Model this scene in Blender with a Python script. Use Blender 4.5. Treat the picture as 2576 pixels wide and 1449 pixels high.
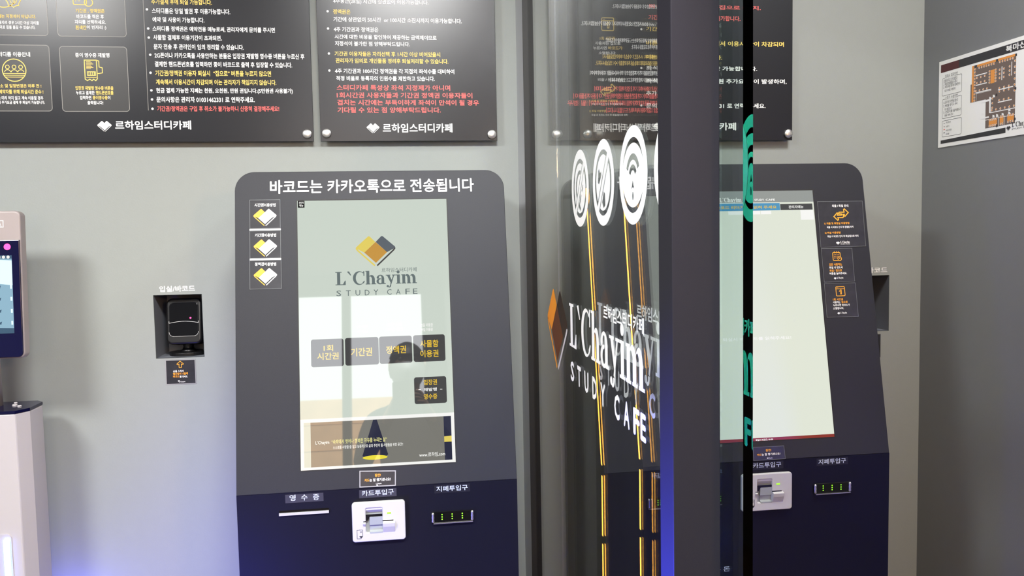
import bpy, bmesh, math, random
from mathutils import Vector, Matrix

for _o in list(bpy.data.objects):
    bpy.data.objects.remove(_o)
S = bpy.context.scene
COL = S.collection

# ------------------------------------------------------------------ camera, world, lights, exposure
CAM_Y, CAM_Z = -2.2783, 1.45


def make_camera():
    p, y, r = math.radians(3.8704), math.radians(7.8607), math.radians(1.0952)
    fwd = Vector((math.sin(y) * math.cos(p), math.cos(y) * math.cos(p), -math.sin(p)))
    r0 = Vector((math.cos(y), -math.sin(y), 0))
    d0 = fwd.cross(r0)
    right = math.cos(r) * r0 + math.sin(r) * d0
    down = -math.sin(r) * r0 + math.cos(r) * d0
    cd = bpy.data.cameras.new('camera')
    cd.sensor_width = 36.0
    cd.lens = 2083.8 / 2576 * 36.0
    cd.clip_start = 0.02
    ob = bpy.data.objects.new('camera', cd)
    ob.matrix_world = Matrix(((right.x, -down.x, -fwd.x, 0), (right.y, -down.y, -fwd.y, CAM_Y),
                              (right.z, -down.z, -fwd.z, CAM_Z), (0, 0, 0, 1)))
    COL.objects.link(ob)
    S.camera = ob


make_camera()
W = bpy.data.worlds.new('daylight')
S.world = W
W.use_nodes = True
W.node_tree.nodes['Background'].inputs[0].default_value = (0.95, 0.97, 1.0, 1)
W.node_tree.nodes['Background'].inputs[1].default_value = 10.0


def area(name, loc, target, size, power, color=(1, 1, 1), size_y=None):
    l = bpy.data.lights.new(name, 'AREA')
    l.energy = power
    l.color = color
    l.size = size
    if size_y:
        l.shape = 'RECTANGLE'
        l.size_y = size_y
    o = bpy.data.objects.new(name, l)
    o.location = loc
    o.rotation_euler = (Vector(target) - Vector(loc)).to_track_quat('-Z', 'Y').to_euler()
    COL.objects.link(o)
    return o


area('ceiling_panel_light', (-1.65, -2.1, 2.72), (-1.65, -2.1, 0), 0.6, 114, (1.0, 0.99, 0.97))
area('ceiling_panel_light', (0.06, -2.1, 2.72), (0.06, -2.1, 0), 0.5, 114, (1.0, 0.99, 0.97))
area('inner_ceiling_light', (1.12, -1.15, 2.72), (1.12, -1.15, 0), 0.45, 39, (1.0, 0.98, 0.95))
area('inner_pendant_light', (1.15, -3.4, 1.9), (1.3, -2.2, 0.9), 0.25, 26, (1.0, 0.62, 0.34))
_g = area('added_blue_light', (-0.75, -1.05, 0.34), (-0.22, -0.35, 0.42), 0.22, 5.0, (0.07, 0.08, 1.0))  # unseen blue lamp added low in front for the blue cast on the kiosk
_g.data.spread = math.radians(95)
_g = area('added_blue_light', (-0.60, -0.95, 0.40), (0.34, -1.34, 0.60), 0.15, 78, (0.06, 0.07, 1.0))  # second unseen blue lamp, added to turn the post's left face blue
_g.data.spread = math.radians(64)
_l = bpy.data.lights.new('added_blue_back_light', 'POINT')  # unseen blue lamp added behind the pillar to tint its wall shadow
_l.energy, _l.color, _l.shadow_soft_size = 4.5, (0.12, 0.14, 1.0), 0.03
_o = bpy.data.objects.new('added_blue_back_light', _l)
_o.location = (-0.880, -0.050, 0.42)
COL.objects.link(_o)
_s = bpy.data.lights.new('street_sun', 'SUN')
_s.energy, _s.color, _s.angle = 40.0, (1.0, 0.93, 0.82), 0.01
_o = bpy.data.objects.new('street_sun', _s)
_o.rotation_euler = Vector((0.25, -0.62, -0.75)).to_track_quat('-Z', 'Y').to_euler()
_o.location = (0, -3, 6)
COL.objects.link(_o)
S.view_settings.view_transform = 'Standard'
S.view_settings.look = 'None'
S.view_settings.exposure = 0.0
S.view_settings.gamma = 1.0
S.view_settings.use_curve_mapping = False
S.cycles.use_denoising = True
S.cycles.max_bounces = 16
S.cycles.transmission_bounces = 16
S.cycles.transparent_max_bounces = 32
S.cycles.glossy_bounces = 8


# ------------------------------------------------------------------ materials
def lin(c):
    c = c / 255.0
    return c / 12.92 if c <= 0.04045 else ((c + 0.055) / 1.055) ** 2.4


def rgb(*c):
    return tuple(lin(x) for x in c) + (1.0,)


def pm(name, col, rough=0.5, metal=0.0, spec=0.5, emit=0.0, ecol=None, bump=0.0, bscale=400.0, tint=0.0):
    m = bpy.data.materials.new(name)
    m.use_nodes = True
    nt = m.node_tree
    b = nt.nodes['Principled BSDF']
    b.inputs['Base Color'].default_value = rgb(*col)
    b.inputs['Roughness'].default_value = rough
    b.inputs['Metallic'].default_value = metal
    b.inputs['Specular IOR Level'].default_value = spec
    if emit:
        b.inputs['Emission Color'].default_value = rgb(*(ecol or col))
        b.inputs['Emission Strength'].default_value = emit
    if bump or tint:
        tc = nt.nodes.new('ShaderNodeTexCoord')
        n = nt.nodes.new('ShaderNodeTexNoise')
        n.inputs['Scale'].default_value = bscale
        n.inputs['Detail'].default_value = 3
        nt.links.new(tc.outputs['Object'], n.inputs['Vector'])
        if bump:
            bp = nt.nodes.new('ShaderNodeBump')
            bp.inputs['Strength'].default_value = bump
            bp.inputs['Distance'].default_value = 0.002
            nt.links.new(n.outputs['Fac'], bp.inputs['Height'])
            nt.links.new(bp.outputs['Normal'], b.inputs['Normal'])
        if tint:
            n2 = nt.nodes.new('ShaderNodeTexNoise')
            n2.inputs['Scale'].default_value = bscale * 0.15
            nt.links.new(tc.outputs['Object'], n2.inputs['Vector'])
            mx = nt.nodes.new('ShaderNodeMix')
            mx.data_type = 'RGBA'
            a = rgb(*col)
            mx.inputs[6].default_value = tuple(x * (1 - tint) for x in a[:3]) + (1,)
            mx.inputs[7].default_value = tuple(min(1, x * (1 + tint)) for x in a[:3]) + (1,)
            nt.links.new(n2.outputs['Fac'], mx.inputs[0])
            nt.links.new(mx.outputs[2], b.inputs['Base Color'])
    return m


def screen_mat(name, col, k=1.0):
    m = pm(name, (6, 6, 7), 0.02, 0, 0.5, k, col)
    return m


def thin_glass(name, tint=(0.97, 0.985, 0.98)):
    """Clear sheet face: Fresnel mirror over a straight-through view."""
    m = bpy.data.materials.new(name)
    m.use_nodes = True
    nt = m.node_tree
    nt.nodes.clear()
    out = nt.nodes.new('ShaderNodeOutputMaterial')
    mix = nt.nodes.new('ShaderNodeMixShader')
    tr = nt.nodes.new('ShaderNodeBsdfTransparent')
    tr.inputs[0].default_value = tint + (1,)
    gl = nt.nodes.new('ShaderNodeBsdfGlossy')
    gl.inputs['Roughness'].default_value = 0.0
    fr = nt.nodes.new('ShaderNodeFresnel')
    ge = nt.nodes.new('ShaderNodeNewGeometry')
    ma = nt.nodes.new('ShaderNodeMath')
    ma.operation = 'MULTIPLY_ADD'
    ma.inputs[1].default_value = 1 / 1.5 - 1.5
    ma.inputs[2].default_value = 1.5
    nt.links.new(ge.outputs['Backfacing'], ma.inputs[0])
    nt.links.new(ma.outputs[0], fr.inputs[0])
    nt.links.new(fr.outputs[0], mix.inputs[0])
    nt.links.new(tr.outputs[0], mix.inputs[1])
    nt.links.new(gl.outputs[0], mix.inputs[2])
    nt.links.new(mix.outputs[0], out.inputs[0])
    return m


def solid_glass(name, tint):
    m = bpy.data.materials.new(name)
    m.use_nodes = True
    nt = m.node_tree
    nt.nodes.clear()
    out = nt.nodes.new('ShaderNodeOutputMaterial')
    g = nt.nodes.new('ShaderNodeBsdfGlass')
    g.inputs['Color'].default_value = (1, 1, 1, 1)
    va = nt.nodes.new('ShaderNodeVolumeAbsorption')
    va.inputs['Color'].default_value = tint + (1,)
    va.inputs['Density'].default_value = 12.0
    nt.links.new(va.outputs[0], out.inputs['Volume'])
    g.inputs['Roughness'].default_value = 0.0
    g.inputs['IOR'].default_value = 1.5
    nt.links.new(g.outputs[0], out.inputs[0])
    return m


M = {}
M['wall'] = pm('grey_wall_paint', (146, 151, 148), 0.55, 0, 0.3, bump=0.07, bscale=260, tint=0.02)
M['wall_dark'] = pm('shaded_grey_wall_paint', (124, 126, 128), 0.55, 0, 0.3, bump=0.07, bscale=260, tint=0.02)  # same grey wall paint, darkened to put in the right wall's shade
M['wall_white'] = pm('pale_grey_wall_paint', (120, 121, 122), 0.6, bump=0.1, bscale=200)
M['ceiling'] = pm('grey_ceiling_paint', (104, 104, 104), 0.7)
M['floor'] = pm('brown_floor_vinyl', (84, 66, 50), 0.4, tint=0.2, bscale=30)
M['slat'] = pm('tan_wood_panel', (196, 160, 118), 0.5, tint=0.2, bscale=40)
M['board'] = pm('black_acrylic_board', (28, 29, 34), 0.27, 0, 0.4)
M['panel'] = pm('grey_printed_panel', (62, 62, 62), 0.27, 0, 0.4)
M['panel_rim'] = pm('pale_printed_rim', (140, 138, 132), 0.4)
M['kiosk'] = pm('charcoal_powder_coat', (40, 41, 46), 0.46, 0.0, 0.24, bump=0.12, bscale=1500)
M['kiosk_low'] = pm('blue_lit_black_powder_coat', (13, 14, 26), 0.45, 0.0, 0.26, bump=0.12, bscale=1500)  # black coat with the blue light on it put in as a navy tint
M['kiosk_body'] = pm('black_sheet_metal', (22, 22, 25), 0.4, 0.0, 0.5)
M['post'] = pm('dark_grey_anodised_metal', (36, 35, 41), 0.6, 0.0, 0.08, bump=0.1, bscale=1200)
M['jamb'] = pm('grey_anodised_metal', (188, 190, 194), 0.45, 0.0, 0.5)
M['rubber'] = pm('black_rubber', (14, 14, 15), 0.6)
M['w'] = pm('white_print', (238, 238, 236), 0.5)
M['y'] = pm('yellow_print', (234, 202, 100), 0.5)
M['r'] = pm('red_print', (232, 96, 92), 0.5)
M['o'] = pm('orange_print', (240, 165, 45), 0.5)
M['k'] = pm('dark_print', (52, 52, 56), 0.5)
M['p'] = pm('pale_blue_print', (196, 206, 226), 0.5)
M['greyprint'] = pm('grey_print', (196, 196, 196), 0.5)
M['vinyl'] = pm('white_vinyl', (248, 250, 251), 0.45)
M['vinyl_orange'] = pm('orange_vinyl', (232, 152, 36), 0.4)
M['vinyl_brown'] = pm('dark_brown_vinyl', (92, 52, 26), 0.4)
M['vinyl_black'] = pm('black_vinyl', (26, 26, 28), 0.4)
M['chrome'] = pm('brushed_steel', (228, 226, 222), 0.38, 1.0)
M['silver'] = pm('silver_metal', (206, 206, 204), 0.35, 0.35)
M['card'] = pm('black_laminated_card', (46, 46, 50), 0.25, 0, 0.6, tint=0.3, bscale=300)
M['card_rim'] = pm('clear_laminate_rim', (92, 95, 97), 0.3)
M['lace'] = pm('white_laminate_border', (150, 150, 150), 0.4)
M['tape'] = pm('grey_label_tape', (56, 56, 66), 0.35)
M['tape_dark'] = pm('black_label_tape', (26, 27, 34), 0.4)
M['strip'] = pm('white_paper_strip', (226, 226, 224), 0.5)
M['paper'] = pm('white_poster_paper', (240, 240, 238), 0.5)
M['plan'] = pm('plan_brown_print', (112, 98, 92), 0.5)
M['plan_orange'] = pm('plan_orange_print', (226, 150, 72), 0.5)
M['maroon'] = pm('maroon_print', (84, 40, 44), 0.5)
M['plastic'] = pm('pale_grey_plastic', (188, 188, 187), 0.4)
M['plastic_in'] = pm('grey_plastic_recess', (150, 156, 157), 0.4)
M['black'] = pm('black_plastic', (9, 9, 11), 0.35)
M['blackgloss'] = pm('black_gloss_plastic', (10, 10, 13), 0.06, 0, 0.6)
M['niche'] = pm('shaded_niche_lining', (116, 120, 128), 0.5)  # wall paint tone darkened for the shade inside the niches
M['led_green'] = pm('green_led', (120, 220, 40), 0.4, emit=1.3, ecol=(140, 235, 40))
M['led_red'] = pm('red_led', (230, 40, 90), 0.4, emit=4.0, ecol=(235, 50, 110))
M['amber'] = pm('amber_light_strip', (240, 180, 70), 0.4, emit=9.0, ecol=(255, 178, 66))
M['skin'] = pm('skin', (206, 164, 138), 0.5)
M['jacket'] = pm('dark_jacket_cloth', (46, 48, 54), 0.8, bump=0.3, bscale=300)
M['trousers'] = pm('dark_trouser_cloth', (34, 36, 44), 0.8)
M['shoe'] = pm('black_shoe', (20, 20, 20), 0.5)
M['hair'] = pm('dark_hair', (20, 17, 15), 0.5)
M['mask'] = pm('white_mask_cloth', (214, 216, 216), 0.8)
M['eye'] = pm('dark_eye', (24, 18, 14), 0.15)
M['bronze'] = pm('bronze_channel', (120, 66, 24), 0.35, 0.8)
M['led_blue'] = pm('blue_light_strip', (200, 225, 255), 0.4, emit=11.0, ecol=(84, 122, 255))
M['white_gloss'] = pm('white_gloss_plastic', (176, 171, 174), 0.35)
M['pinkgrey'] = pm('pinkish_grey_plastic', (150, 140, 138), 0.4)
M['navy_gloss'] = pm('navy_gloss_glass', (12, 12, 46), 0.08, 0, 0.6)
M['glass_a'] = thin_glass('clear_glass')
M['glass_b'] = solid_glass('green_tinted_glass', (0.0, 0.88, 0.72))
M['scr1'] = screen_mat('pale_green_display', (203, 213, 202), 1.0)
M['scr2'] = screen_mat('cream_display', (224, 229, 214), 1.0)
M['scr_W'] = screen_mat('display_white', (246, 246, 242), 1.0)
M['scr_Y'] = screen_mat('display_yellow', (232, 192, 56), 1.0)
M['scr_Y2'] = screen_mat('display_pale_yellow', (230, 226, 150), 1.0)
M['scr_g'] = screen_mat('display_grey', (104, 116, 116), 1.0)
M['scr_dk'] = screen_mat('display_charcoal', (70, 70, 70), 1.0)
M['scr_bk'] = screen_mat('display_black', (18, 18, 18), 1.0)
M['scr_or'] = screen_mat('display_orange', (198, 148, 66), 1.0)
M['scr_sl'] = screen_mat('display_slate', (92, 100, 108), 1.0)
M['scr_yl'] = screen_mat('display_gold', (226, 206, 98), 1.0)
M['scr_hd'] = screen_mat('display_header_grey', (150, 154, 150), 1.0)
M['scr_bl'] = screen_mat('display_blue', (80, 150, 190), 1.0)
M['scr_rd'] = screen_mat('display_red', (140, 52, 42), 1.0)
M['scr_bn'] = screen_mat('display_banner_grey', (122, 121, 114), 1.0)
M['scr_nv'] = screen_mat('display_navy', (44, 46, 66), 1.0)
M['scr_ly'] = screen_mat('display_lamp_yellow', (236, 220, 66), 1.0)
M['scr_ter'] = screen_mat('display_pale_blue', (148, 186, 206), 1.0)
M['scr_ter2'] = screen_mat('display_bright_blue', (214, 240, 250), 1.3)
M['scr_ter3'] = screen_mat('display_shadow_blue', (70, 98, 122), 1.0)


# ------------------------------------------------------------------ geometry helpers
class Frame:
    def __init__(s, o, ex, ey, en):
        s.o, s.ex, s.ey, s.en = Vector(o), Vector(ex), Vector(ey), Vector(en)

    def p(s, u, v, h=0.0):
        return s.o + s.ex * u + s.ey * v + s.en * h


WALL = Frame((0, 0, 0), (1, 0, 0), (0, 0, 1), (0, -1, 0))
BOARD = Frame((0, -0.02, 0), (1, 0, 0), (0, 0, 1), (0, -1, 0))
GX = 0.352                       # left face of the fixed glass
GLASS = Frame((GX, 0, 0), (0, -1, 0), (0, 0, 1), (-1, 0, 0))
RX = 1.5468                      # face of the right wall
RWALL = Frame((RX, 0, 0), (0, -1, 0), (0, 0, 1), (-1, 0, 0))
WORLD = Frame((0, 0, 0), (1, 0, 0), (0, 1, 0), (0, 0, 1))


def curve_mesh(splines, extrude=0.0, bevel=0.0, res=2):
    """Closed 2D outlines (inner loops become holes) -> (verts, faces)."""
    cu = bpy.data.curves.new('outline', 'CURVE')
    cu.dimensions = '2D'
    cu.fill_mode = 'BOTH'
    cu.extrude = extrude
    if bevel:
        cu.bevel_depth = bevel
        cu.bevel_resolution = res
        cu.offset = -bevel
    for lp in splines:
        sp = cu.splines.new('POLY')
        sp.points.add(len(lp) - 1)
        for q, (x, y) in zip(sp.points, lp):
            q.co = (x, y, 0, 1)
        sp.use_cyclic_u = True
    ob = bpy.data.objects.new('outline', cu)
    COL.objects.link(ob)
    dg = bpy.context.evaluated_depsgraph_get()
    me = bpy.data.meshes.new_from_object(ob.evaluated_get(dg))
    v = [tuple(x.co) for x in me.vertices]
    f = [tuple(p.vertices) for p in me.polygons]
    bpy.data.objects.remove(ob)
    bpy.data.curves.remove(cu)
    bpy.data.meshes.remove(me)
    return v, f


_TX = {}


def text_mesh(body, bold):
    """Flat glyphs; heavier weights are the same outline laid down again slightly shifted, each pass on its own layer."""
    k = (body, bold)
    if k not in _TX:
        cu = bpy.data.curves.new('text', 'FONT')
        cu.body = body
        cu.size = 1.0
        cu.resolution_u = 2
        ob = bpy.data.objects.new('text', cu)
        COL.objects.link(ob)
        dg = bpy.context.evaluated_depsgraph_get()
        me = bpy.data.meshes.new_from_object(ob.evaluated_get(dg))
        v0 = [(x.co.x, x.co.y) for x in me.vertices]
        f0 = [tuple(p.vertices) for p in me.polygons]
        bpy.data.objects.remove(ob)
        bpy.data.curves.remove(cu)
        bpy.data.meshes.remove(me)
        v, f = [], []
        passes = [(0, 0)] if bold <= 0 else [(bold, 0), (-bold, 0), (0, bold), (0, -bold)]
        for l, (dx, dy) in enumerate(passes):
            n = len(v)
            v += [(x + dx, y + dy, l) for x, y in v0]
            f += [tuple(n + i for i in q) for q in f0]
        _TX[k] = (v, f)
    return _TX[k]


def rr(x0, y0, x1, y1, r, n=6, corners=(1, 1, 1, 1)):
    """Rounded rectangle loop; corners: lower-left, lower-right, upper-right, upper-left."""
    out = []
    for (cx, cy, a0), on in zip(((x0 + r, y0 + r, 180), (x1 - r, y0 + r, 270), (x1 - r, y1 - r, 0), (x0 + r, y1 - r, 90)), corners):
        if not on or r <= 0:
            out.append((x0 if a0 in (180, 90) else x1, y0 if a0 in (180, 270) else y1))
            continue
        for i in range(n + 1):
            a = math.radians(a0 + 90 * i / n)
            out.append((cx + r * math.cos(a), cy + r * math.sin(a)))
    return out


def circ(cx, cy, r, n=32, ry=None, a0=0, a1=360):
    ry = r if ry is None else ry
    full = abs(a1 - a0) >= 360
    m = n if full else n + 1
    return [(cx + r * math.cos(math.radians(a0 + (a1 - a0) * i / n)), cy + ry * math.sin(math.radians(a0 + (a1 - a0) * i / n))) for i in range(m)]


class MB:
    def __init__(s):
        s.v, s.f, s.m, s.slots, s.sm = [], [], [], [], []

    def _slot(s, mat):
        if mat not in s.slots:
            s.slots.append(mat)
        return s.slots.index(mat)

    def add(s, vs, fs, mat, smooth=False):
        k = len(s.v)
        s.v += [tuple(x) for x in vs]
        i = s._slot(mat)
        for f in fs:
            s.f.append(tuple(k + j for j in f))
            s.m.append(i)
            s.sm.append(smooth)
        return s

    def poly(s, fr, pts, mat, h=0.0):
        return s.add([fr.p(u, v, h) for u, v in pts], [tuple(range(len(pts)))], mat)

    def shape(s, fr, loops, mat, h=0.0):
        v, f = curve_mesh(loops)
        return s.add([fr.p(x, y, h) for x, y, z in v], f, mat)

    def plate(s, fr, loops, mat, h0, h1, bevel=0.0, res=2):
        t = (h1 - h0) / 2
        v, f = curve_mesh(loops, t - bevel if bevel else t, bevel, res)
        return s.add([fr.p(x, y, (h0 + h1) / 2 + z) for x, y, z in v], f, mat)

    def box(s, fr, u0, v0, h0, u1, v1, h1, mat):
        q = [fr.p(u, v, h) for h in (h0, h1) for u, v in ((u0, v0), (u1, v0), (u1, v1), (u0, v1))]
        return s.add(q, [(3, 2, 1, 0), (4, 5, 6, 7), (0, 1, 5, 4), (1, 2, 6, 5), (2, 3, 7, 6), (3, 0, 4, 7)], mat)

    def prism(s, fr, loop, h0, h1, mat):
        n = len(loop)
        v = [fr.p(u, w, h0) for u, w in loop] + [fr.p(u, w, h1) for u, w in loop]
        f = [tuple(reversed(range(n))), tuple(range(n, 2 * n))]
        f += [(i, (i + 1) % n, n + (i + 1) % n, n + i) for i in range(n)]
        return s.add(v, f, mat)

    def lathe(s, fr, cu, cv, prof, mat, n=24, smooth=True):
        """prof: (radius, h) pairs turned about the frame's normal."""
        v, f = [], []
        for r, h in prof:
            for i in range(n):
                a = 2 * math.pi * i / n
                v.append(fr.p(cu + r * math.cos(a), cv + r * math.sin(a), h))
        for j in range(len(prof) - 1):
            for i in range(n):
                f.append((j * n + i, j * n + (i + 1) % n, (j + 1) * n + (i + 1) % n, (j + 1) * n + i))
        f.append(tuple(range(n - 1, -1, -1)))
        f.append(tuple((len(prof) - 1) * n + i for i in range(n)))
        return s.add(v, f, mat, smooth)

    def ribbon(s, fr, pts, w, mat, h=0.0, closed=False):
        n = len(pts)
        P = [Vector(p) for p in pts]
        L, R = [], []
        for i in range(n):
            a = P[(i - 1) % n] if (closed or i > 0) else None
            b = P[(i + 1) % n] if (closed or i < n - 1) else None
            d1 = (P[i] - a).normalized() if a is not None else None
            d2 = (b - P[i]).normalized() if b is not None else None
            d1 = d1 or d2
            d2 = d2 or d1
            t = d1 + d2
            t = t.normalized() if t.length > 1e-6 else d1
            nrm = Vector((-t.y, t.x))
            k = min(2.0, 1.0 / max(0.35, abs(nrm.dot(Vector((-d1.y, d1.x))))))
            L.append(P[i] + nrm * w / 2 * k)
            R.append(P[i] - nrm * w / 2 * k)
        vs = [fr.p(q.x, q.y, h) for q in L + R]
        m = n if closed else n - 1
        return s.add(vs, [(i, n + i, n + (i + 1) % n, (i + 1) % n) for i in range(m)], mat)

    def ring(s, fr, cx, cy, r, w, mat, h=0.0, n=28, a0=0, a1=360):
        return s.ribbon(fr, circ(cx, cy, r, n, None, a0, a1), w, mat, h, abs(a1 - a0) >= 360)

    def disc(s, fr, cx, cy, r, mat, h=0.0, n=20, ry=None):
        return s.poly(fr, circ(cx, cy, r, n, ry), mat, h)

    def text(s, fr, body, u0, u1, v0, v1, mat, h=0.0003, bold=0.02):
        v, f = text_mesh(body, bold)
        if not v:
            return s
        x0, x1 = min(a[0] for a in v), max(a[0] for a in v)
        y0, y1 = min(a[1] for a in v), max(a[1] for a in v)
        k = len(s.v)
        return s.add([fr.p(u0 + (a - x0) / (x1 - x0) * (u1 - u0), v0 + (b - y0) / (y1 - y0) * (v1 - v0), h + l * 3e-5) for a, b, l in v], f, mat)

    def rows(s, fr, L, mats, h=0.0003, bold=0.02, only=None):
        for tx, c, u0, u1, v0, v1 in L:
            if only is None or c in only:
                s.text(fr, tx, u0, u1, v0, v1, mats[c] if isinstance(mats, dict) else mats, h, bold)
        return s

    def clip(s, axis, limit):
        """Trim everything below limit along a world axis."""
        bm = bmesh.new()
        vs = [bm.verts.new(x) for x in s.v]
        for f in s.f:
            try:
                bm.faces.new([vs[i] for i in f])
            except ValueError:
                pass
        no = Vector((0, 0, 0))
        no[axis] = 1
        bmesh.ops.bisect_plane(bm, geom=bm.verts[:] + bm.edges[:] + bm.faces[:], plane_co=no * limit, plane_no=no, clear_inner=True)
        bm.verts.index_update()
        s.v = [tuple(v.co) for v in bm.verts]
        s.f = [tuple(v.index for v in f.verts) for f in bm.faces]
        s.m, s.sm = [0] * len(s.f), [False] * len(s.f)
        bm.free()
        return s

    def build(s, name, parent=None, label=None, normals=False):
        me = bpy.data.meshes.new(name)
        off = Vector((0, 0, 0))
        q = parent
        while q:
            off = off + q.matrix_basis.translation
            q = q.parent
        vs = [Vector(x) for x in s.v]
        loc = None
        if parent is None:
            lo = Vector([min(a[i] for a in vs) for i in range(3)])
            hi = Vector([max(a[i] for a in vs) for i in range(3)])
            off = Vector(((lo.x + hi.x) / 2, (lo.y + hi.y) / 2, lo.z))
            loc = off
        me.from_pydata([tuple(a - off) for a in vs], [], s.f)
        for n in s.slots:
            me.materials.append(M[n])
        for p, i, sm in zip(me.polygons, s.m, s.sm):
            p.material_index = i
            p.use_smooth = sm
        if normals:
            bm = bmesh.new()
            bm.from_mesh(me)
            bmesh.ops.recalc_face_normals(bm, faces=bm.faces)
            bm.to_mesh(me)
            bm.free()
        me.update()
        o = bpy.data.objects.new(name, me)
        COL.objects.link(o)
        if parent:
            o.parent = parent
        else:
            o.location = loc
        if label:
            o['label'] = label
        return o


def tag(o, label, cat, group=None):
    o['label'], o['category'] = label, cat
    o['kind'] = 'thing'
    if group:
        o['group'] = group
    return o


def thing(name, loc, label, cat, group=None):
    o = bpy.data.objects.new(name, None)
    o.empty_display_size = 0.1
    o.location = loc
    COL.objects.link(o)
    return tag(o, label, cat, group)


def struct(o):
    o['kind'] = 'structure'
    return o


def bevel(o, w, seg=2, ang=35):
    b = o.modifiers.new('bevel', 'BEVEL')
    b.width = w
    b.segments = seg
    b.limit_method = 'ANGLE'
    b.angle_limit = math.radians(ang)
    return o


# ------------------------------------------------------------------ lettering of the house logo
def _ell(cx, cy, rx, ry, a0, a1, n=18):
    return [(cx + rx * math.cos(math.radians(a0 + (a1 - a0) * i / n)), cy + ry * math.sin(math.radians(a0 + (a1 - a0) * i / n))) for i in range(n + 1)]


def _arch(x0, x1, top, stem, thin):
    """Right stem with a shoulder springing from the left stem (letters h, m)."""
    r = (x1 - x0) / 2
    out = _ell((x0 + x1) / 2, top - 0.24, r, 0.24, 150, 0)
    inn = _ell((x0 + x1 - stem) / 2, top - 0.24, r - stem / 2, 0.24 - thin, 0, 150)
    return out + [(x1, 0.02), (x1 - stem, 0.02)] + inn


def slab_glyphs():
    """Bold slab-serif outlines in em units: list of polygons and the advance."""
    R = lambda a, b, c, d: [(a, b), (c, b), (c, d), (a, d)]
    sf = 0.045
    G = {}
    G['L'] = ([R(.09, 0, .26, .72), R(0, .72 - sf, .34, .72), R(0, 0, .55, sf), [(.40, sf - .002), (.55, sf - .002), (.55, .24), (.51, .24)]], .60)
    G['`'] = ([[(.02, .72), (.14, .74), (.25, .52), (.21, .51)]], .32)
    c_out = _ell(.36, .36, .34, .375, 52, 318)
    c_in = _ell(.41, .36, .235, .325, 318, 52)
    G['C'] = ([c_out + c_in, [(.55, .64), (.64, .56), (.64, .735), (.60, .735)], R(.59, .47, .64, .735), [(.53, .11), (.60, .06), (.66, .19), (.62, .21)]], .70)
    G['h'] = ([R(.05, 0, .21, .74), R(0, .70, .15, .74), R(0, 0, .26, sf), _arch(.15, .50, .51, .155, .08), R(.31, 0, .57, sf)], .59)
    G['a'] = ([_ell(.22, .16, .20, .17, 0, 360, 26)[:-1] + [], ], .50)
    a_ring = _ell(.20, .155, .20, .165, 80, 400, 26) + _ell(.205, .155, .085, .105, 400, 80, 26)
    a_top = _ell(.215, .33, .195, .18, 0, 165) + _ell(.205, .33, .075, .125, 165, 0)
    G['a'] = ([a_ring, a_top, R(.27, .03, .42, .34), [(.30, 0), (.50, 0), (.50, .045), (.41, .06), (.30, .06)], _ell(.075, .36, .065, .065, 0, 360, 14)[:-1]], .52)
    G['y'] = ([[(.04, .50), (.18, .50), (.335, .16), (.27, .0)], [(.40, .50), (.46, .50), (.27, -.06), (.215, -.03)],
               R(-.01, .50 - sf, .24, .50), R(.33, .50 - sf, .53, .50), _ell(.17, -.06, .105, .14, 0, -150) + _ell(.16, -.06, .04, .09, -150, 0),
               _ell(.085, -.12, .065, .06, 0, 360, 14)[:-1]], .54)
    G['i'] = ([R(.06, 0, .215, .50), R(0, .455, .20, .50), R(0, 0, .27, sf), _ell(.13, .645, .085, .085, 0, 360, 18)[:-1]], .30)
    G['m'] = ([R(.05, 0, .205, .50), R(0, .455, .19, .50), R(0, 0, .25, sf), _arch(.15, .48, .51, .155, .08), R(.30, 0, .53, sf), _arch(.44, .77, .51, .155, .08), R(.59, 0, .84, sf)], .84)
    return G


SLAB = slab_glyphs()


def slab(mb, fr, u0, u1, v0, cap, mat, h=0.0003):
    """The word L`Chayim: baseline v0, cap height cap, spanning u0..u1."""
    word, tot, x, parts = 'L`Chayim', 0, 0, []
    for ch in word:
        polys, adv = SLAB[ch]
        for p in polys:
            parts.append([(x + a, b) for a, b in p])
        x += adv
    k, kv = (u1 - u0) / x, cap / 0.72
    for i, p in enumerate(parts):
        v, f = curve_mesh([[(u0 + a * k, v0 + b * kv) for a, b in p]])
        mb.add([fr.p(a, b, h + (i % 6) * 3e-5) for a, b, _ in v], f, mat)


def book(mb, fr, cx, cy, w, cols, h=0.0003, gap=True):
    """Open-book diamond: left page, right page, middle square, two cover lines."""
    q = lambda L: [(cx + a * w, cy + b * w) for a, b in L]
    lp, rp, mid, l1, l2 = cols
    mb.poly(fr, q([(-.50, .0), (-.49, -.03), (-.46, -.02), (-.285, -.115), (-.005, .155), (-.14, .295), (-.165, .305), (-.19, .295), (-.485, .03)]), lp, h)
    mb.poly(fr, q([(.50, .0), (.485, .03), (.19, .295), (.165, .305), (.14, .295), (.005, .155), (.285, -.115), (.46, -.02), (.49, -.03)]), rp, h)
    mb.poly(fr, q([(0, .155), (-.285, -.115), (0, -.385), (.285, -.115)]), mid, h + 0.0001)
    mb.ribbon(fr, q([(-.485, -.01), (-.45, -.06), (-.03, -.455)]), .038 * w, l1, h)
    mb.ribbon(fr, q([(.485, -.01), (.45, -.06), (.03, -.455)]), .038 * w, l2, h)


def gem(mb, fr, cx, cy, w, mat, h=0.0003):
    book(mb, fr, cx, cy, w, (mat, mat, mat, mat, mat), h)


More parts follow.
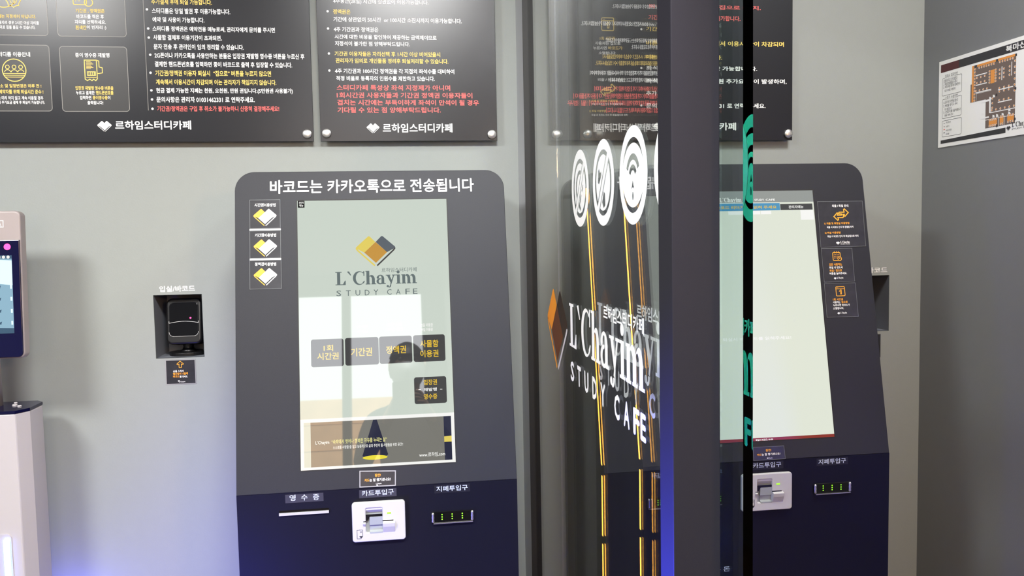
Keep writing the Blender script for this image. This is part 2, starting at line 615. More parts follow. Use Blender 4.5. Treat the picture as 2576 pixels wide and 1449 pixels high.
# ------------------------------------------------------------------ lettering tables: text, ink, x0, x1, z0, z1 in metres on their surface
TXT = {
 'notice': [('추가결제 후에 퇴실 가능합니다.', 'y', -0.5999, -0.4517, 2.0447, 2.0596), ('스터디룸은 당일 발권 후 이용가능합니다.', 'w', -0.5995, -0.4073, 2.0219, 2.0358), ('예약 및 사용이 가능합니다.', 'w', -0.5991, -0.4723, 2.0, 2.0135), ('스터디룸 정액권은 예약전용 메뉴로써, 관리자에게 문의를 주시면', 'w', -0.6001, -0.2973, 1.9771, 1.9906), ('사물함 결제후 이용기간이 초과되면,', 'w', -0.5992, -0.4309, 1.9552, 1.9687), ('문자 전송 후 관리인이 임의 정리할 수 있습니다.', 'w', -0.5993, -0.3772, 1.9322, 1.9462), ('2G폰이나 카카오톡을 사용안하는 분들은 입장권 재발행 영수증 버튼을 누르신 후', 'w', -0.5983, -0.225, 1.9102, 1.9243), ('결제한 핸드폰번호를 입력하면 종이 바코드로 출력 후 입장할 수 있습니다.', 'w', -0.5987, -0.2569, 1.8882, 1.9022), ('기간권/정액권 이용자 퇴실시  “집으로” 버튼을 누르지 않으면', 'y', -0.5984, -0.3111, 1.8651, 1.8797), ('계속해서 이용시간이 차감되며 이는 관리자가 책임지지 않습니다.', 'y', -0.598, -0.2987, 1.8431, 1.8571), ('현금 결제 가능한 지폐는 천원, 오천원, 만원 권입니다.(5만원권 사용불가)', 'w', -0.5982, -0.2577, 1.8203, 1.835), ('문의사항은 관리자 01031462331 로 연락주세요.', 'w', -0.5986, -0.3549, 1.7984, 1.8131), ('기간권/정액권은 구입 후 취소가 불가능하니 신중히 결정해주세요!', 'r', -0.5977, -0.2939, 1.7756, 1.7897), ('르하임스터디카페', 'w', -0.7023, -0.5163, 1.7293, 1.7524), ('기간권 , 정액권은', 'y', -0.7823, -0.7135, 2.0203, 2.0307), ('바코드를 찍은 후', 'w', -0.7812, -0.7157, 2.0061, 2.0169), ('자리를 선택하세요.', 'w', -0.7856, -0.7117, 1.9928, 2.0031), ('흰색칸', 'y', -0.7845, -0.7585, 1.9785, 1.9894), ('이 빈자리 :)', 'w', -0.758, -0.7114, 1.9789, 1.9898), ('카페는 지정석이 아닙니다.', 'y', -0.9732, -0.8764, 2.0044, 2.0141), ('이용자의 경우 2시간 이상 자리를', 'w', -0.9704, -0.8702, 1.9895, 1.9983), ('임의로 짐을 옮길 수 있습니다.', 'w', -0.9692, -0.8792, 1.9783, 1.987), ('스터디룸 이용안내', 'w', -0.9803, -0.895, 1.9105, 1.9222), ('예약취소 및 일정변경은 하루 전 !', 'y', -0.994, -0.873, 1.8336, 1.843), ('예약자를 위해 퇴실시간 준수 !', 'y', -0.9726, -0.8691, 1.8185, 1.8293), ('퇴장을 미리 하지 않고 계속 이용할 경우', 'w', -0.9902, -0.8699, 1.8037, 1.8136), ('시 추가요금 결제 후 퇴실이 가능합니다.', 'w', -0.976, -0.8668, 1.7936, 1.8018), ('종이 영수증 재발행', 'w', -0.7889, -0.7071, 1.9104, 1.9218), ('입장권 재발행 영수증 버튼을', 'y', -0.7926, -0.7016, 1.8288, 1.8387), ('누르고 결제한', 'w', -0.7918, -0.7474, 1.8172, 1.8272), ('핸드폰번호를', 'y', -0.7443, -0.7021, 1.8174, 1.8274), ('입력하면', 'w', -0.783, -0.756, 1.8048, 1.8147), ('종이영수증', 'y', -0.7525, -0.7167, 1.8049, 1.8148), ('이', 'w', -0.7162, -0.7104, 1.805, 1.8149), ('출력됩니다!', 'w', -0.7656, -0.7278, 1.7924, 1.8018)],
 'rates': [('4주동안(28일) 시간에 상관없이 이용가능합니다.', 'w', -0.1467, 0.1019, 2.0537, 2.0679), ('정액권은', 'y', -0.1475, -0.1029, 2.0277, 2.0403), ('기간에 상관없이 50시간  or 100시간 소진시까지 이용가능합니다.', 'w', -0.1474, 0.1892, 2.0081, 2.021), ('4주 기간권과 정액권은', 'w', -0.1474, -0.0319, 1.9826, 1.995), ('시간에 대한 비용을 할인하여 제공하는 금액제이므로', 'w', -0.1456, 0.1209, 1.9638, 1.9759), ('지정석이 불가한 점 양해부탁드립니다.', 'w', -0.1454, 0.0498, 1.9463, 1.9584), ('기간권 이용자들은 자리선택 후 1시간 이상 비어있을시', 'y', -0.1471, 0.1295, 1.9196, 1.9322), ('관리자가 임의로 개인물품 정리후 퇴실처리할 수 있습니다.', 'y', -0.145, 0.1508, 1.9017, 1.9147), ('4주 기간권과 100시간 정액권을 각 지점의 좌석수를 대비하여', 'w', -0.1477, 0.1661, 1.8749, 1.8877), ('적정 비율로 등록자의 인원수를 제한하고 있습니다.', 'w', -0.1451, 0.1134, 1.856, 1.8687), ('스터디카페 특성상 좌석 지정제가 아니며', 'r', -0.1446, 0.1541, 1.8308, 1.8457), ('1회시간권 사용자들과 기간권 정액권 이용자들이', 'r', -0.1452, 0.2133, 1.811, 1.8259), ('겹치는 시간에는 부득이하게 좌석이 만석이 될 경우', 'r', -0.1445, 0.2306, 1.7919, 1.8069), ('기다릴 수 있는 점 양해부탁드립니다.', 'r', -0.1443, 0.1275, 1.7723, 1.7873), ('르하임스터디카페', 'w', -0.028, 0.1577, 1.7202, 1.7444)],
 'rules': [('퇴실시 바코드 인식 후 집으로 터치.', 'r', 0.7056, 1.0316, 2.0576, 2.0695), ('기간권/정액권은 구입 후 취소가 불가합니다.', 'r', 0.7054, 0.9799, 2.0264, 2.0404), ('기간권/정액권 이용자 퇴실시', 'y', 0.6983, 0.9074, 1.9961, 2.008), ('버튼을 누르지 않으면 계속해서 이용시간이 차감되며', 'y', 0.698, 1.1005, 1.9572, 1.9713), ('이는 관리자가 책임지지 않습니다.', 'y', 0.6976, 0.9259, 1.9193, 1.9323), ('좌석이동은 키오스크에서만 가능합니다.', 'w', 0.6974, 1.0211, 1.8889, 1.902), ('좌석을 초과시 10분마다 천원 추가요금이 발생하며,', 'w', 0.6971, 1.1092, 1.853, 1.8672), ('추가 결제 후 퇴실 가능합니다.', 'w', 0.6968, 0.907, 1.8204, 1.8334), ('문의사항은 관리자 01031462331 로 연락주세요.', 'w', 0.6965, 1.0462, 1.7854, 1.7996), ('르하임스터디카페', 'w', 0.7615, 0.9668, 1.724, 1.746), ('1회 시간권', 'y', 0.5673, 0.6088, 1.9697, 1.9793), ('사용자는 집으로', 'w', 0.5537, 0.625, 1.9566, 1.9663), ('누르시면', 'w', 0.548, 0.586, 1.9437, 1.9533), ('바코드가', 'y', 0.5905, 0.6305, 1.9441, 1.9538), ('소멸됩니다', 'w', 0.5635, 0.6106, 1.931, 1.9396), ('외출 / 퇴실 안내', 'w', 0.5592, 0.6301, 1.8588, 1.8674), ('1) 외출 및 화장실 이용방법', 'y', 0.5349, 0.6148, 1.8014, 1.809), ('외출 시 바코드 인식 후 문열림 터치', 'w', 0.5416, 0.6295, 1.7939, 1.7993), ('2) 퇴실 이용방법', 'y', 0.5346, 0.5818, 1.7736, 1.7812), ('퇴실 시 바코드 인식 후 퇴실/집으로 터치', 'w', 0.5412, 0.6428, 1.764, 1.7701)],
 'k1': [('바코드는 카카오톡으로 전송됩니다', 'w', -0.2267, 0.2324, 0.3148, 0.3466)],
 'k1s': [('관리자', 'W', -0.1638, -0.1533, 0.2913, 0.2968), ('메뉴', 'W', -0.163, -0.1542, 0.2845, 0.2904), ('르하임스터디카페', 'g', 0.016, 0.0946, 0.1312, 0.1412), ('STUDY', 'g', -0.0847, 0.0007, 0.08, 0.0934), ('CAFE', 'g', 0.0263, 0.0939, 0.0785, 0.0902), ('1회', 'Y', -0.1151, -0.0944, -0.042, -0.028), ('시간권', 'Y', -0.1292, -0.0827, -0.0608, -0.045), ('기간권', 'Y', -0.0557, -0.0096, -0.0558, -0.0373), ('정액권', 'Y', 0.0212, 0.0656, -0.0531, -0.0355), ('사물함', 'Y', 0.0974, 0.1383, -0.0413, -0.0253), ('이용권', 'Y', 0.0967, 0.1376, -0.064, -0.0476), ('입장권', 'Y', 0.1023, 0.1322, -0.1258, -0.1135), ('재발행', 'W', 0.1021, 0.1313, -0.1399, -0.132), ('영수증', 'Y', 0.1017, 0.1317, -0.1575, -0.1452), ('15일 이용권', 'W', 0.0996, 0.1268, 0.0045, 0.0126), ('29일 이용권', 'W', 0.0993, 0.1265, -0.0056, 0.0024), ('50시간 이용권', 'W', 0.0271, 0.058, 0.0085, 0.0166), ('100시간 이용권', 'W', 0.0241, 0.0594, -0.003, 0.0059), ('2주 이용권', 'W', -0.0406, -0.017, 0.006, 0.0135), ('4주 이용권', 'W', -0.0408, -0.0172, -0.0047, 0.0029), ('L’Chayim', 'W', -0.1359, -0.1064, -0.2462, -0.2368), ('“속박에서 벗어나 행복한 자유를 누리는 삶”', 'Y2', -0.1016, 0.018, -0.2455, -0.2352), ('스스로를 사랑할 줄 알고 능동적으로 삶의 주인이 될 사람들을 위한 공간!!', 'W', -0.0987, 0.0528, -0.2563, -0.249), ('www.르하임.com', 'W', 0.0877, 0.1449, -0.2832, -0.2737)],
 'cardA': [('시간권', 'w', -0.2605, -0.2407, 0.2858, 0.2936), ('이용방법', 'w', -0.24, -0.2147, 0.2855, 0.2933)],
 'cardB': [('기간권', 'w', -0.2603, -0.2406, 0.2174, 0.2252), ('이용방법', 'w', -0.2399, -0.2142, 0.217, 0.2248)],
 'cardC': [('정액권', 'w', -0.2608, -0.2412, 0.1525, 0.1601), ('이용방법', 'w', -0.2404, -0.2148, 0.152, 0.1596)],
 'k1note': [('잠깐!', 'o', -0.0103, 0.0026, -0.3198, -0.3136), ('카드', 'o', -0.0323, -0.0222, -0.3299, -0.3232), ('는 잘 챙기셨나요?', 'w', -0.0217, 0.0243, -0.33, -0.3233), ('L`Chayim', 'w', -0.008, 0.0039, -0.3366, -0.3338)],
 'l1': [('영', 'p', -0.1927, -0.1799, 0.8804, 0.8939), ('수', 'p', -0.1681, -0.1548, 0.88, 0.8931), ('증', 'p', -0.1434, -0.13, 0.8792, 0.8928), ('카드투입구', 'p', -0.0391, 0.0301, 0.8812, 0.8937), ('지폐투입구', 'p', 0.123, 0.1922, 0.881, 0.8932)],
 'wallA': [('입실/바코드', 'w', -0.6206, -0.5305, 1.3097, 1.3258)],
 'noteA': [('손을 스쳐서', 'w', -0.5953, -0.5689, 1.096, 1.1021), ('빨간빛이 나올때', 'o', -0.5956, -0.5583, 1.0888, 1.0952), ('바코드', 'o', -0.5959, -0.5796, 1.0819, 1.0876), ('를 대세요.', 'w', -0.5789, -0.5587, 1.0812, 1.0869), ('L`Chayim', 'w', -0.5817, -0.5658, 1.0679, 1.0721)],
 'wallB': [('퇴실/바코드', 'w', 1.323, 1.4391, 1.3076, 1.3252)],
 'k2s': [('STUDY', 'W', 0.0168, 0.0413, 0.2735, 0.2788), ('CAFE', 'W', 0.0452, 0.0695, 0.2737, 0.2787), ('입장권을 바코드 리더기에 읽혀 주세요', 'Y', -0.1218, 0.0719, 0.2541, 0.2621), ('관리자메뉴', 'W', 0.1027, 0.1411, 0.2537, 0.2615), ('퇴실시 바코드를 읽혀주세요!', 'W', -0.0818, 0.0812, -0.0638, -0.0555)],
 'cardD': [('외출 / 퇴실 안내', 'w', 0.2143, 0.2573, 0.2548, 0.2615), ('1) 외출 및 화장실 이용방법', 'o', 0.1903, 0.2556, 0.2111, 0.2174), ('외출 시 바코드 인식 후 문열림 터치', 'w', 0.196, 0.2653, 0.2025, 0.2079), ('2) 퇴실 이용방법', 'o', 0.1891, 0.2302, 0.1883, 0.1942), ('퇴실 시 바코드 인식 후 퇴실/집으로 터치', 'w', 0.1955, 0.2762, 0.1797, 0.1853), ('STUDY CAFE', 'w', 0.2281, 0.2518, 0.1618, 0.164)],
 'cardE': [('모든 사용자는', 'o', 0.1931, 0.2265, 0.1099, 0.1161), ('퇴실 시 반드시', 'w', 0.193, 0.2274, 0.1025, 0.1087), ('퇴실 / 집으로', 'o', 0.193, 0.225, 0.0953, 0.1012), ('버튼을 눌러주세요.', 'w', 0.1923, 0.2374, 0.0879, 0.0938)],
 'cardF': [('1회 시간권', 'o', 0.1947, 0.2207, 0.0246, 0.0305), ('사용자는', 'w', 0.194, 0.2135, 0.0179, 0.0237), ('집으로', 'o', 0.2159, 0.2322, 0.0181, 0.0237), ('누르시면 바코드가', 'w', 0.194, 0.2369, 0.0108, 0.0166), ('소멸됩니다.', 'w', 0.1932, 0.2209, 0.0032, 0.009)],
 'k2note': [('잠깐!', 'o', -0.0064, 0.0072, -0.3234, -0.3178), ('카드', 'o', -0.0284, -0.0175, -0.3324, -0.3274), ('는 잘 챙기셨나요?', 'w', -0.0169, 0.0291, -0.3325, -0.3269), ('L`Chayim', 'w', -0.0034, 0.0087, -0.3403, -0.3375)],
 'l2': [('카드투입구', 'p', -0.0393, 0.0298, 0.8793, 0.8916), ('지폐투입구', 'p', 0.1224, 0.1931, 0.8771, 0.8901)],
 'l2b': [('거 스 름 돈', 'p', -0.1709, -0.0868, 0.6404, 0.6525)],
 'rwt': [('북마산', 'w', 0.3424, 0.3865, 1.8874, 1.9047), ('화재시 대피방법', 'k', 0.1006, 0.1527, 1.8584, 1.8688), ('소화기 사용방법', 'k', 0.1021, 0.1543, 1.7984, 1.8081), ('1. 불이야 하고 크게 외친다', 'k', 0.0932, 0.1519, 1.8468, 1.8559), ('2. 비상경보벨을 누른다', 'k', 0.0934, 0.1521, 1.8379, 1.8468), ('3. 비상구를 통해 대피한다', 'k', 0.0936, 0.1645, 1.8301, 1.8379), ('낮은 자세로 이동한다', 'k', 0.099, 0.1456, 1.8204, 1.8273), ('1. 소화기의 안전핀을 뽑는다', 'k', 0.0947, 0.1566, 1.7872, 1.7955), ('2. 바람을 등지고 서서', 'k', 0.0949, 0.1536, 1.778, 1.7858), ('호스를 잡는다', 'k', 0.1003, 0.1307, 1.7689, 1.7753), ('3. 손잡이를 움켜쥔다', 'k', 0.0954, 0.1675, 1.7603, 1.7678), ('불을 향해 쏜다', 'k', 0.1007, 0.137, 1.7518, 1.7579), ('피난동선', 'k', 0.1072, 0.127, 1.7316, 1.7371), ('소화기', 'k', 0.1074, 0.121, 1.7205, 1.726), ('비상조명', 'k', 0.1077, 0.1305, 1.7094, 1.715), ('비상문', 'k', 0.108, 0.1215, 1.6992, 1.7047)],
}
PTS = {
 'notice_bullets': [(-0.6113, 2.0318), (-0.6105, 1.984), (-0.6101, 1.9614), (-0.6085, 1.9183), (-0.6099, 1.8732), (-0.6099, 1.8287), (-0.6094, 1.8059), (-0.6093, 1.7824)],
 'notice_misc': [(-0.2082, 1.6981), (-0.616, 2.0563), (-0.6291, 1.7755), (-0.2247, 1.7173), (-0.7277, 1.7419), (-0.8271, 2.0328), (-0.6647, 1.9623), (-0.8171, 1.9368), (-0.664, 1.7755), (-0.8508, 1.9393), (-0.85, 1.7763), (-0.9344, 1.8771), (-0.7482, 1.8761)],
 'rates_bullets': [(-0.1614, 2.0347), (-0.1618, 1.9904), (-0.1618, 1.9261), (-0.162, 1.8821)],
 'rates_misc': [(-0.1902, 1.6996), (0.2787, 1.6946), (-0.1746, 1.7188), (0.2635, 1.7138), (-0.0533, 1.7342)],
 'rules_bullets': [(0.6847, 2.0007), (0.6837, 1.8953), (0.6828, 1.7931)],
 'rules_misc': [(0.5077, 1.6964), (1.1266, 1.6962), (0.5282, 1.7147), (1.1133, 1.7142), (0.7327, 1.7361), (0.5896, 2.0128), (0.5887, 1.8362)],
 'k1s': [(-0.1659, 0.2987), (-0.1517, 0.2829), (0.0038, 0.1874), (-0.0401, 0.1884), (0.0482, 0.1873), (-0.0866, 0.1029), (0.0944, 0.1001), (-0.086, 0.1348), (-0.1424, -0.076), (-0.0716, -0.0173), (-0.0684, -0.0755), (0.0053, -0.0143), (0.0052, -0.0714), (0.0792, -0.0139), (0.0818, -0.0732), (0.1534, -0.0138), (0.0809, -0.1671), (0.1533, -0.1077), (-0.1687, -0.1906), (0.1682, -0.1879), (0.1671, -0.298), (-0.1685, -0.2987), (-0.0063, -0.1978), (-0.0341, -0.2782), (0.0194, -0.2777), (0.0907, -0.135), (0.0951, -0.1352), (0.1376, -0.1362), (0.1429, -0.1365)],
 'k1f': [(-0.271, 0.302), (-0.2046, 0.301), (-0.2715, 0.2361), (-0.2715, 0.2316), (-0.2719, 0.1689), (-0.272, 0.1649), (-0.2724, 0.1006), (-0.2042, 0.0987), (-0.0432, -0.3051), (0.0358, -0.3087), (0.0349, -0.3421), (-0.044, -0.3413), (-0.3015, 0.2151), (0.3047, 0.3062)],
 'cardlogo': [(-0.238, 0.2654), (-0.2639, 0.2659), (-0.212, 0.265), (-0.2376, 0.1961), (-0.2382, 0.1314)],
 'l1': [(-0.2016, 0.876), (-0.1211, 0.8944), (-0.0448, 0.8771), (0.0358, 0.8946), (0.1186, 0.878), (0.1975, 0.8947), (-0.2155, 0.8509), (-0.1105, 0.8558), (-0.0614, 0.8694), (0.053, 0.87), (0.0535, 0.7821), (-0.0613, 0.7822), (0.1107, 0.8107), (0.2037, 0.8369), (0.1335, 0.83), (0.1333, 0.8199), (0.156, 0.8306), (0.1557, 0.8189), (0.1785, 0.8301), (0.1782, 0.8189)],
 'reader': [(-0.0334, 0.7984), (0.0037, 0.8563), (0.0142, 0.8418), (0.0229, 0.8445), (0.0043, 0.7957), (0.0309, 0.8268), (-0.0513, 0.7921), (-0.0383, 0.8108)],
 'noteA': [(-0.6149, 1.0637), (-0.5377, 1.1299), (-0.5858, 1.1082), (-0.5677, 1.1257)],
 'scan': [(-0.6157, 1.1645), (-0.5218, 1.2894), (-0.6169, 1.138), (-0.5257, 1.1554), (-0.5513, 1.2362), (-0.6074, 1.1908), (-0.5314, 1.2772), (-0.6058, 1.2248)],
 'wallB': [(1.4198, 1.1261), (1.4207, 1.0485), (1.3373, 1.1291)],
 'k2s': [(0.1666, 0.295), (-0.0709, 0.2691), (-0.0724, 0.2496), (0.0805, 0.2647), (0.0802, 0.2503), (0.1638, 0.2641), (-0.0438, 0.2407), (0.0304, 0.2467), (0.0305, 0.2402), (0.057, 0.2475), (0.1323, 0.2253), (0.1656, 0.249), (-0.0637, 0.2721), (-0.0101, 0.2816), (-0.068, 0.2774)],
 'k2s2': [(0.1613, -0.3004), (-0.0289, -0.3005), (-0.0293, -0.306), (-0.0188, -0.2965), (0.0136, -0.2963)],
 'k2c': [(0.1769, 0.2702), (0.296, 0.2699), (0.2938, 0.156), (0.1754, 0.1556), (0.1757, 0.1536), (0.2569, 0.1528), (0.256, 0.0703), (0.1759, 0.0696), (0.1757, 0.068), (0.2572, 0.0674), (0.257, -0.016), (0.1749, -0.0155)],
 'cardD': [(0.2361, 0.2371), (0.2172, 0.2374), (0.2553, 0.2368), (0.2212, 0.1663), (0.2276, 0.1646), (0.2526, 0.1697)],
 'cardE': [(0.2154, 0.1333), (0.2029, 0.123), (0.2279, 0.1436), (0.2056, 0.0795), (0.2106, 0.0775), (0.2267, 0.0814)],
 'cardF': [(0.2158, 0.0474), (0.2033, 0.0364), (0.2287, 0.0581), (0.2064, -0.0058), (0.2114, -0.0078), (0.2275, -0.0041)],
 'k2note': [(-0.0326, -0.3113), (0.0393, -0.3131), (0.0411, -0.3451), (-0.0348, -0.3451)],
 'l2': [(-0.0722, 0.7781), (0.0552, 0.8667), (-0.0369, 0.871), (0.0555, 0.7785), (0.112, 0.8089), (0.2145, 0.8337)],
 'rw': [(0.0716, 1.9062), (0.0753, 1.6657), (0.3933, 1.9124), (0.4006, 1.6715), (0.0813, 1.8973), (0.0818, 1.8765), (0.3936, 1.9003), (0.3942, 1.8817), (0.0848, 1.6863), (0.085, 1.6754), (0.3391, 1.6921), (0.3394, 1.6809), (0.0887, 1.86), (0.1694, 1.8634), (0.1708, 1.8116), (0.0899, 1.8106), (0.0902, 1.8009), (0.1702, 1.8037), (0.1716, 1.7487), (0.0906, 1.7462), (0.0908, 1.7398), (0.1718, 1.7425), (0.1718, 1.6963), (0.0919, 1.6947), (0.2078, 1.8723), (0.3695, 1.8695), (0.3729, 1.6994), (0.2506, 1.6973), (0.2465, 1.7782), (0.2045, 1.7757), (0.3495, 1.6888)],
 'ga': [(0.5946, 1.3022), (0.6581, 1.2119), (1.1237, 1.2088), (0.6023, 1.1825), (0.6152, 1.1406), (1.1256, 1.1359), (0.8832, 1.3222), (0.9013, 1.2978), (1.1202, 1.2957), (1.0968, 1.1767)],
}


# ------------------------------------------------------------------ the setting
def build_room():
    XL, XR, YF, ZC = -2.6, RX, -4.5, 2.75
    mb = MB()
    niches = [(-0.637, 1.1342, -0.5143, 1.3020), (1.3235, 1.1342, 1.4460, 1.3010)]
    mb.plate(WALL, [[(XL - .2, 0), (XR + .2, 0), (XR + .2, ZC), (XL - .2, ZC)]] +
             [[(a, b), (c, b), (c, d), (a, d)] for a, b, c, d in niches], 'wall', -0.16, 0.0)
    wb = struct(mb.build('wall_back', normals=True))
    for a, b, c, d in niches:
        q = MB()
        e = 0.0012
        a, b, c, d = a + e, b + e, c - e, d - e
        q.poly(WALL, [(a, b), (c, b), (c, d), (a, d)], 'niche', -0.125)
        for lp in ([(a, b), (a, d)], [(a, d), (c, d)], [(c, d), (c, b)], [(c, b), (a, b)]):
            (u0, v0), (u1, v1) = lp
            k = len(q.v)
            q.add([WALL.p(u0, v0, -.125), WALL.p(u1, v1, -.125), WALL.p(u1, v1, -.001), WALL.p(u0, v0, -.001)], [(0, 1, 2, 3)], 'niche')
        o = q.build('niche_lining', wb)
        o.scale = (1, 1, 1)
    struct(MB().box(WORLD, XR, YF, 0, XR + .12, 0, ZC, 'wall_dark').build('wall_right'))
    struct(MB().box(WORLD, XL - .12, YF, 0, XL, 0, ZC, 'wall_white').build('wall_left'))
    # rear wall behind the viewer: wood panelling below, a glazed opening above
    mb = MB()
    back = Frame((0, YF, 0), (1, 0, 0), (0, 0, 1), (0, 1, 0))
    mb.plate(back, [[(XL - .12, 0), (XR + .12, 0), (XR + .12, ZC), (XL - .12, ZC)], [(-.73, 1.30), (.17, 1.30), (.17, 2.64), (-.73, 2.64)]], 'wall_white', -0.12, 0.0)
    struct(mb.build('wall_front', normals=True))
    mb = MB()
    for a, b, c, d in ((-.76, 1.27, -.73, 2.67), (.17, 1.27, .20, 2.67), (-.73, 1.27, .17, 1.30), (-.73, 2.64, .17, 2.67), (-.41, 1.30, -.35, 2.64)):
        mb.box(back, a, b, -.12, c, d, .01, 'post')
    struct(mb.build('window_1'))
    # sunlit stepped terrace wall across the street
    mb = MB()
    for i in range(9):
        mb.box(WORLD, -4.0, -6.6 - i * .04, i * .25, 4.0, -6.3 - i * .04, (i + 1) * .25 - .012, 'slat')
    mb.box(WORLD, -4.0, -7.2, 0, 4.0, -6.65, 2.2, 'slat')
    struct(mb.build('wall_street'))
    struct(MB().box(WORLD, XL - .12, YF - .12, -.06, XR + .12, .16, 0, 'floor').build('floor'))
    struct(MB().box(WORLD, XL - .12, YF - .12, ZC, XR + .12, .16, ZC + .08, 'ceiling').build('ceiling'))
    # partition line between the lobby and the inner room
    struct(MB().box(WORLD, .33, YF, 0, .40, -2.34, ZC, 'wall_white').build('wall_added_partition'))  # unseen wall added to keep lobby lamp light out of the inner room
    struct(MB().box(WORLD, .325, -1.31, 2.22, .405, 0, ZC, 'jamb').build('trim_3'))
    struct(MB().box(WORLD, .330, -2.34, 1.96, .400, -1.34, ZC, 'wall_white').build('wall_added_header'))  # unseen header set low to block lobby lamp light from the inner kiosk
    mb = MB()
    mb.box(WORLD, .3385, -.118, 0, .3660, 0, 2.22, 'jamb')
    mb.box(WORLD, .3383, -.121, 0, .3662, -.118, 2.22, 'rubber')
    struct(mb.build('trim_1'))


build_room()


# ------------------------------------------------------------------ glass partition and sliding door
def no_entry_icon(mb, fr, cx, cy, r, kind):
    """White disc sign with see-through slits: outer band, inner field, symbol."""
    ro, ri = r * 1.0, r * 0.765
    if kind == 'wifi':
        arcs = [(18, 165), (195, 335)]
        loops = [circ(cx, cy, ro, 48)]
        for a0, a1 in arcs:
            n = 22
            out = circ(cx, cy, ri, n, None, a0, a1)
            mid = [(cx + (ri - .115 * r * math.sin(math.pi * i / n)) * math.cos(math.radians(a1 + (a0 - a1) * i / n)),
                    cy + (ri - .115 * r * math.sin(math.pi * i / n)) * math.sin(math.radians(a1 + (a0 - a1) * i / n))) for i in range(1, n)]
            loops.append(out + mid)
        for rr_, w in ((.52, .13), (.30, .12)):
            oc = cy - .08 * r
            loops.append(circ(cx, oc, rr_ * r, 16, None, 28, 152) + circ(cx, oc, (rr_ - w) * r, 16, None, 152, 28))
        loops.append([(cx, cy - .10 * r), (cx + .10 * r, cy - .28 * r), (cx, cy - .24 * r), (cx - .10 * r, cy - .28 * r)])
        loops.append(circ(cx, cy - .42 * r, .045 * r, 12, .085 * r))
        mb.shape(fr, loops, 'vinyl', .0004)
        return
    # band ring
    mb.shape(fr, [circ(cx, cy, ro, 48), circ(cx, cy, ri, 48)], 'vinyl', .0004)
    # slash from lower left to upper right with fields either side
    a = math.radians(52)
    d = Vector((math.cos(a), math.sin(a)))
    nn = Vector((-d.y, d.x))
    rf = ri - .115 * r
    P = lambda s, t: (cx + d.x * s + nn.x * t, cy + d.y * s + nn.y * t)
    hw, gap = .085 * r, .05 * r
    L = math.sqrt(ri * ri - hw * hw) + .01 * r
    mb.poly(fr, [P(-L, -hw), P(L, -hw), P(L, hw), P(-L, hw)], 'vinyl', .0004)
    t0 = hw + gap
    ang = math.degrees(math.acos(t0 / rf))
    for sgn in (1, -1):
        base = 52 + 90 * sgn
        seg = circ(cx, cy, rf, 26, None, base - ang, base + ang)
        loops = [seg]
        S2 = lambda s, t: P(s * r, sgn * t * r)
        if kind == 'phone':
            if sgn > 0:
                loops.append([S2(-.25, .28), (S2(.05, .22)), S2(.12, .30), S2(.02, .36), S2(.06, .50), S2(-.04, .54), S2(-.28, .40)])
            else:
                loops.append([S2(-.42, .20), S2(-.12, .18), S2(-.10, .30), S2(-.30, .48), S2(-.44, .40)])
        else:
            if sgn > 0:
                loops.append(circ(cx, cy, .47 * r, 14, None, 72, 212) + circ(cx, cy, .36 * r, 14, None, 206, 78))
            else:
                loops.append([S2(-.46, .18), S2(-.05, .18), S2(-.05, .26), S2(-.34, .26), S2(-.36, .40), S2(-.46, .38)])
                loops.append([S2(.08, .20), S2(.30, .24), S2(.30, .29), S2(.06, .28)])
        mb.shape(fr, loops, 'vinyl', .0004)


def house_lettering(mb, fr, joint=None):
    slab(mb, fr, .5946, 1.1237, 1.2119, .0890, 'vinyl', .0004)
    for ch, a in zip('STUDY', (.6010, .6650, .7290, .7940, .8560)):
        mb.text(fr, ch, a, a + .0330, 1.1400, 1.1815, 'vinyl', .0004, .03)
    for ch, a in zip('CAFE', (.9500, 1.0080, 1.0620, 1.1000)):
        mb.text(fr, ch, a, a + (.0330 if ch != 'E' else .0270), 1.1380, 1.1800, 'vinyl', .0004, .03)
    mb.text(fr, '르하임스터디카페', .8832, 1.1215, 1.2965, 1.3215, 'vinyl', .0004, .02)
    if joint is not None:
        # beyond the joint the film is laminated just under the surface
        mb.v = [(x + .0008, y, z) if y < joint else (x, y, z) for x, y, z in mb.v]


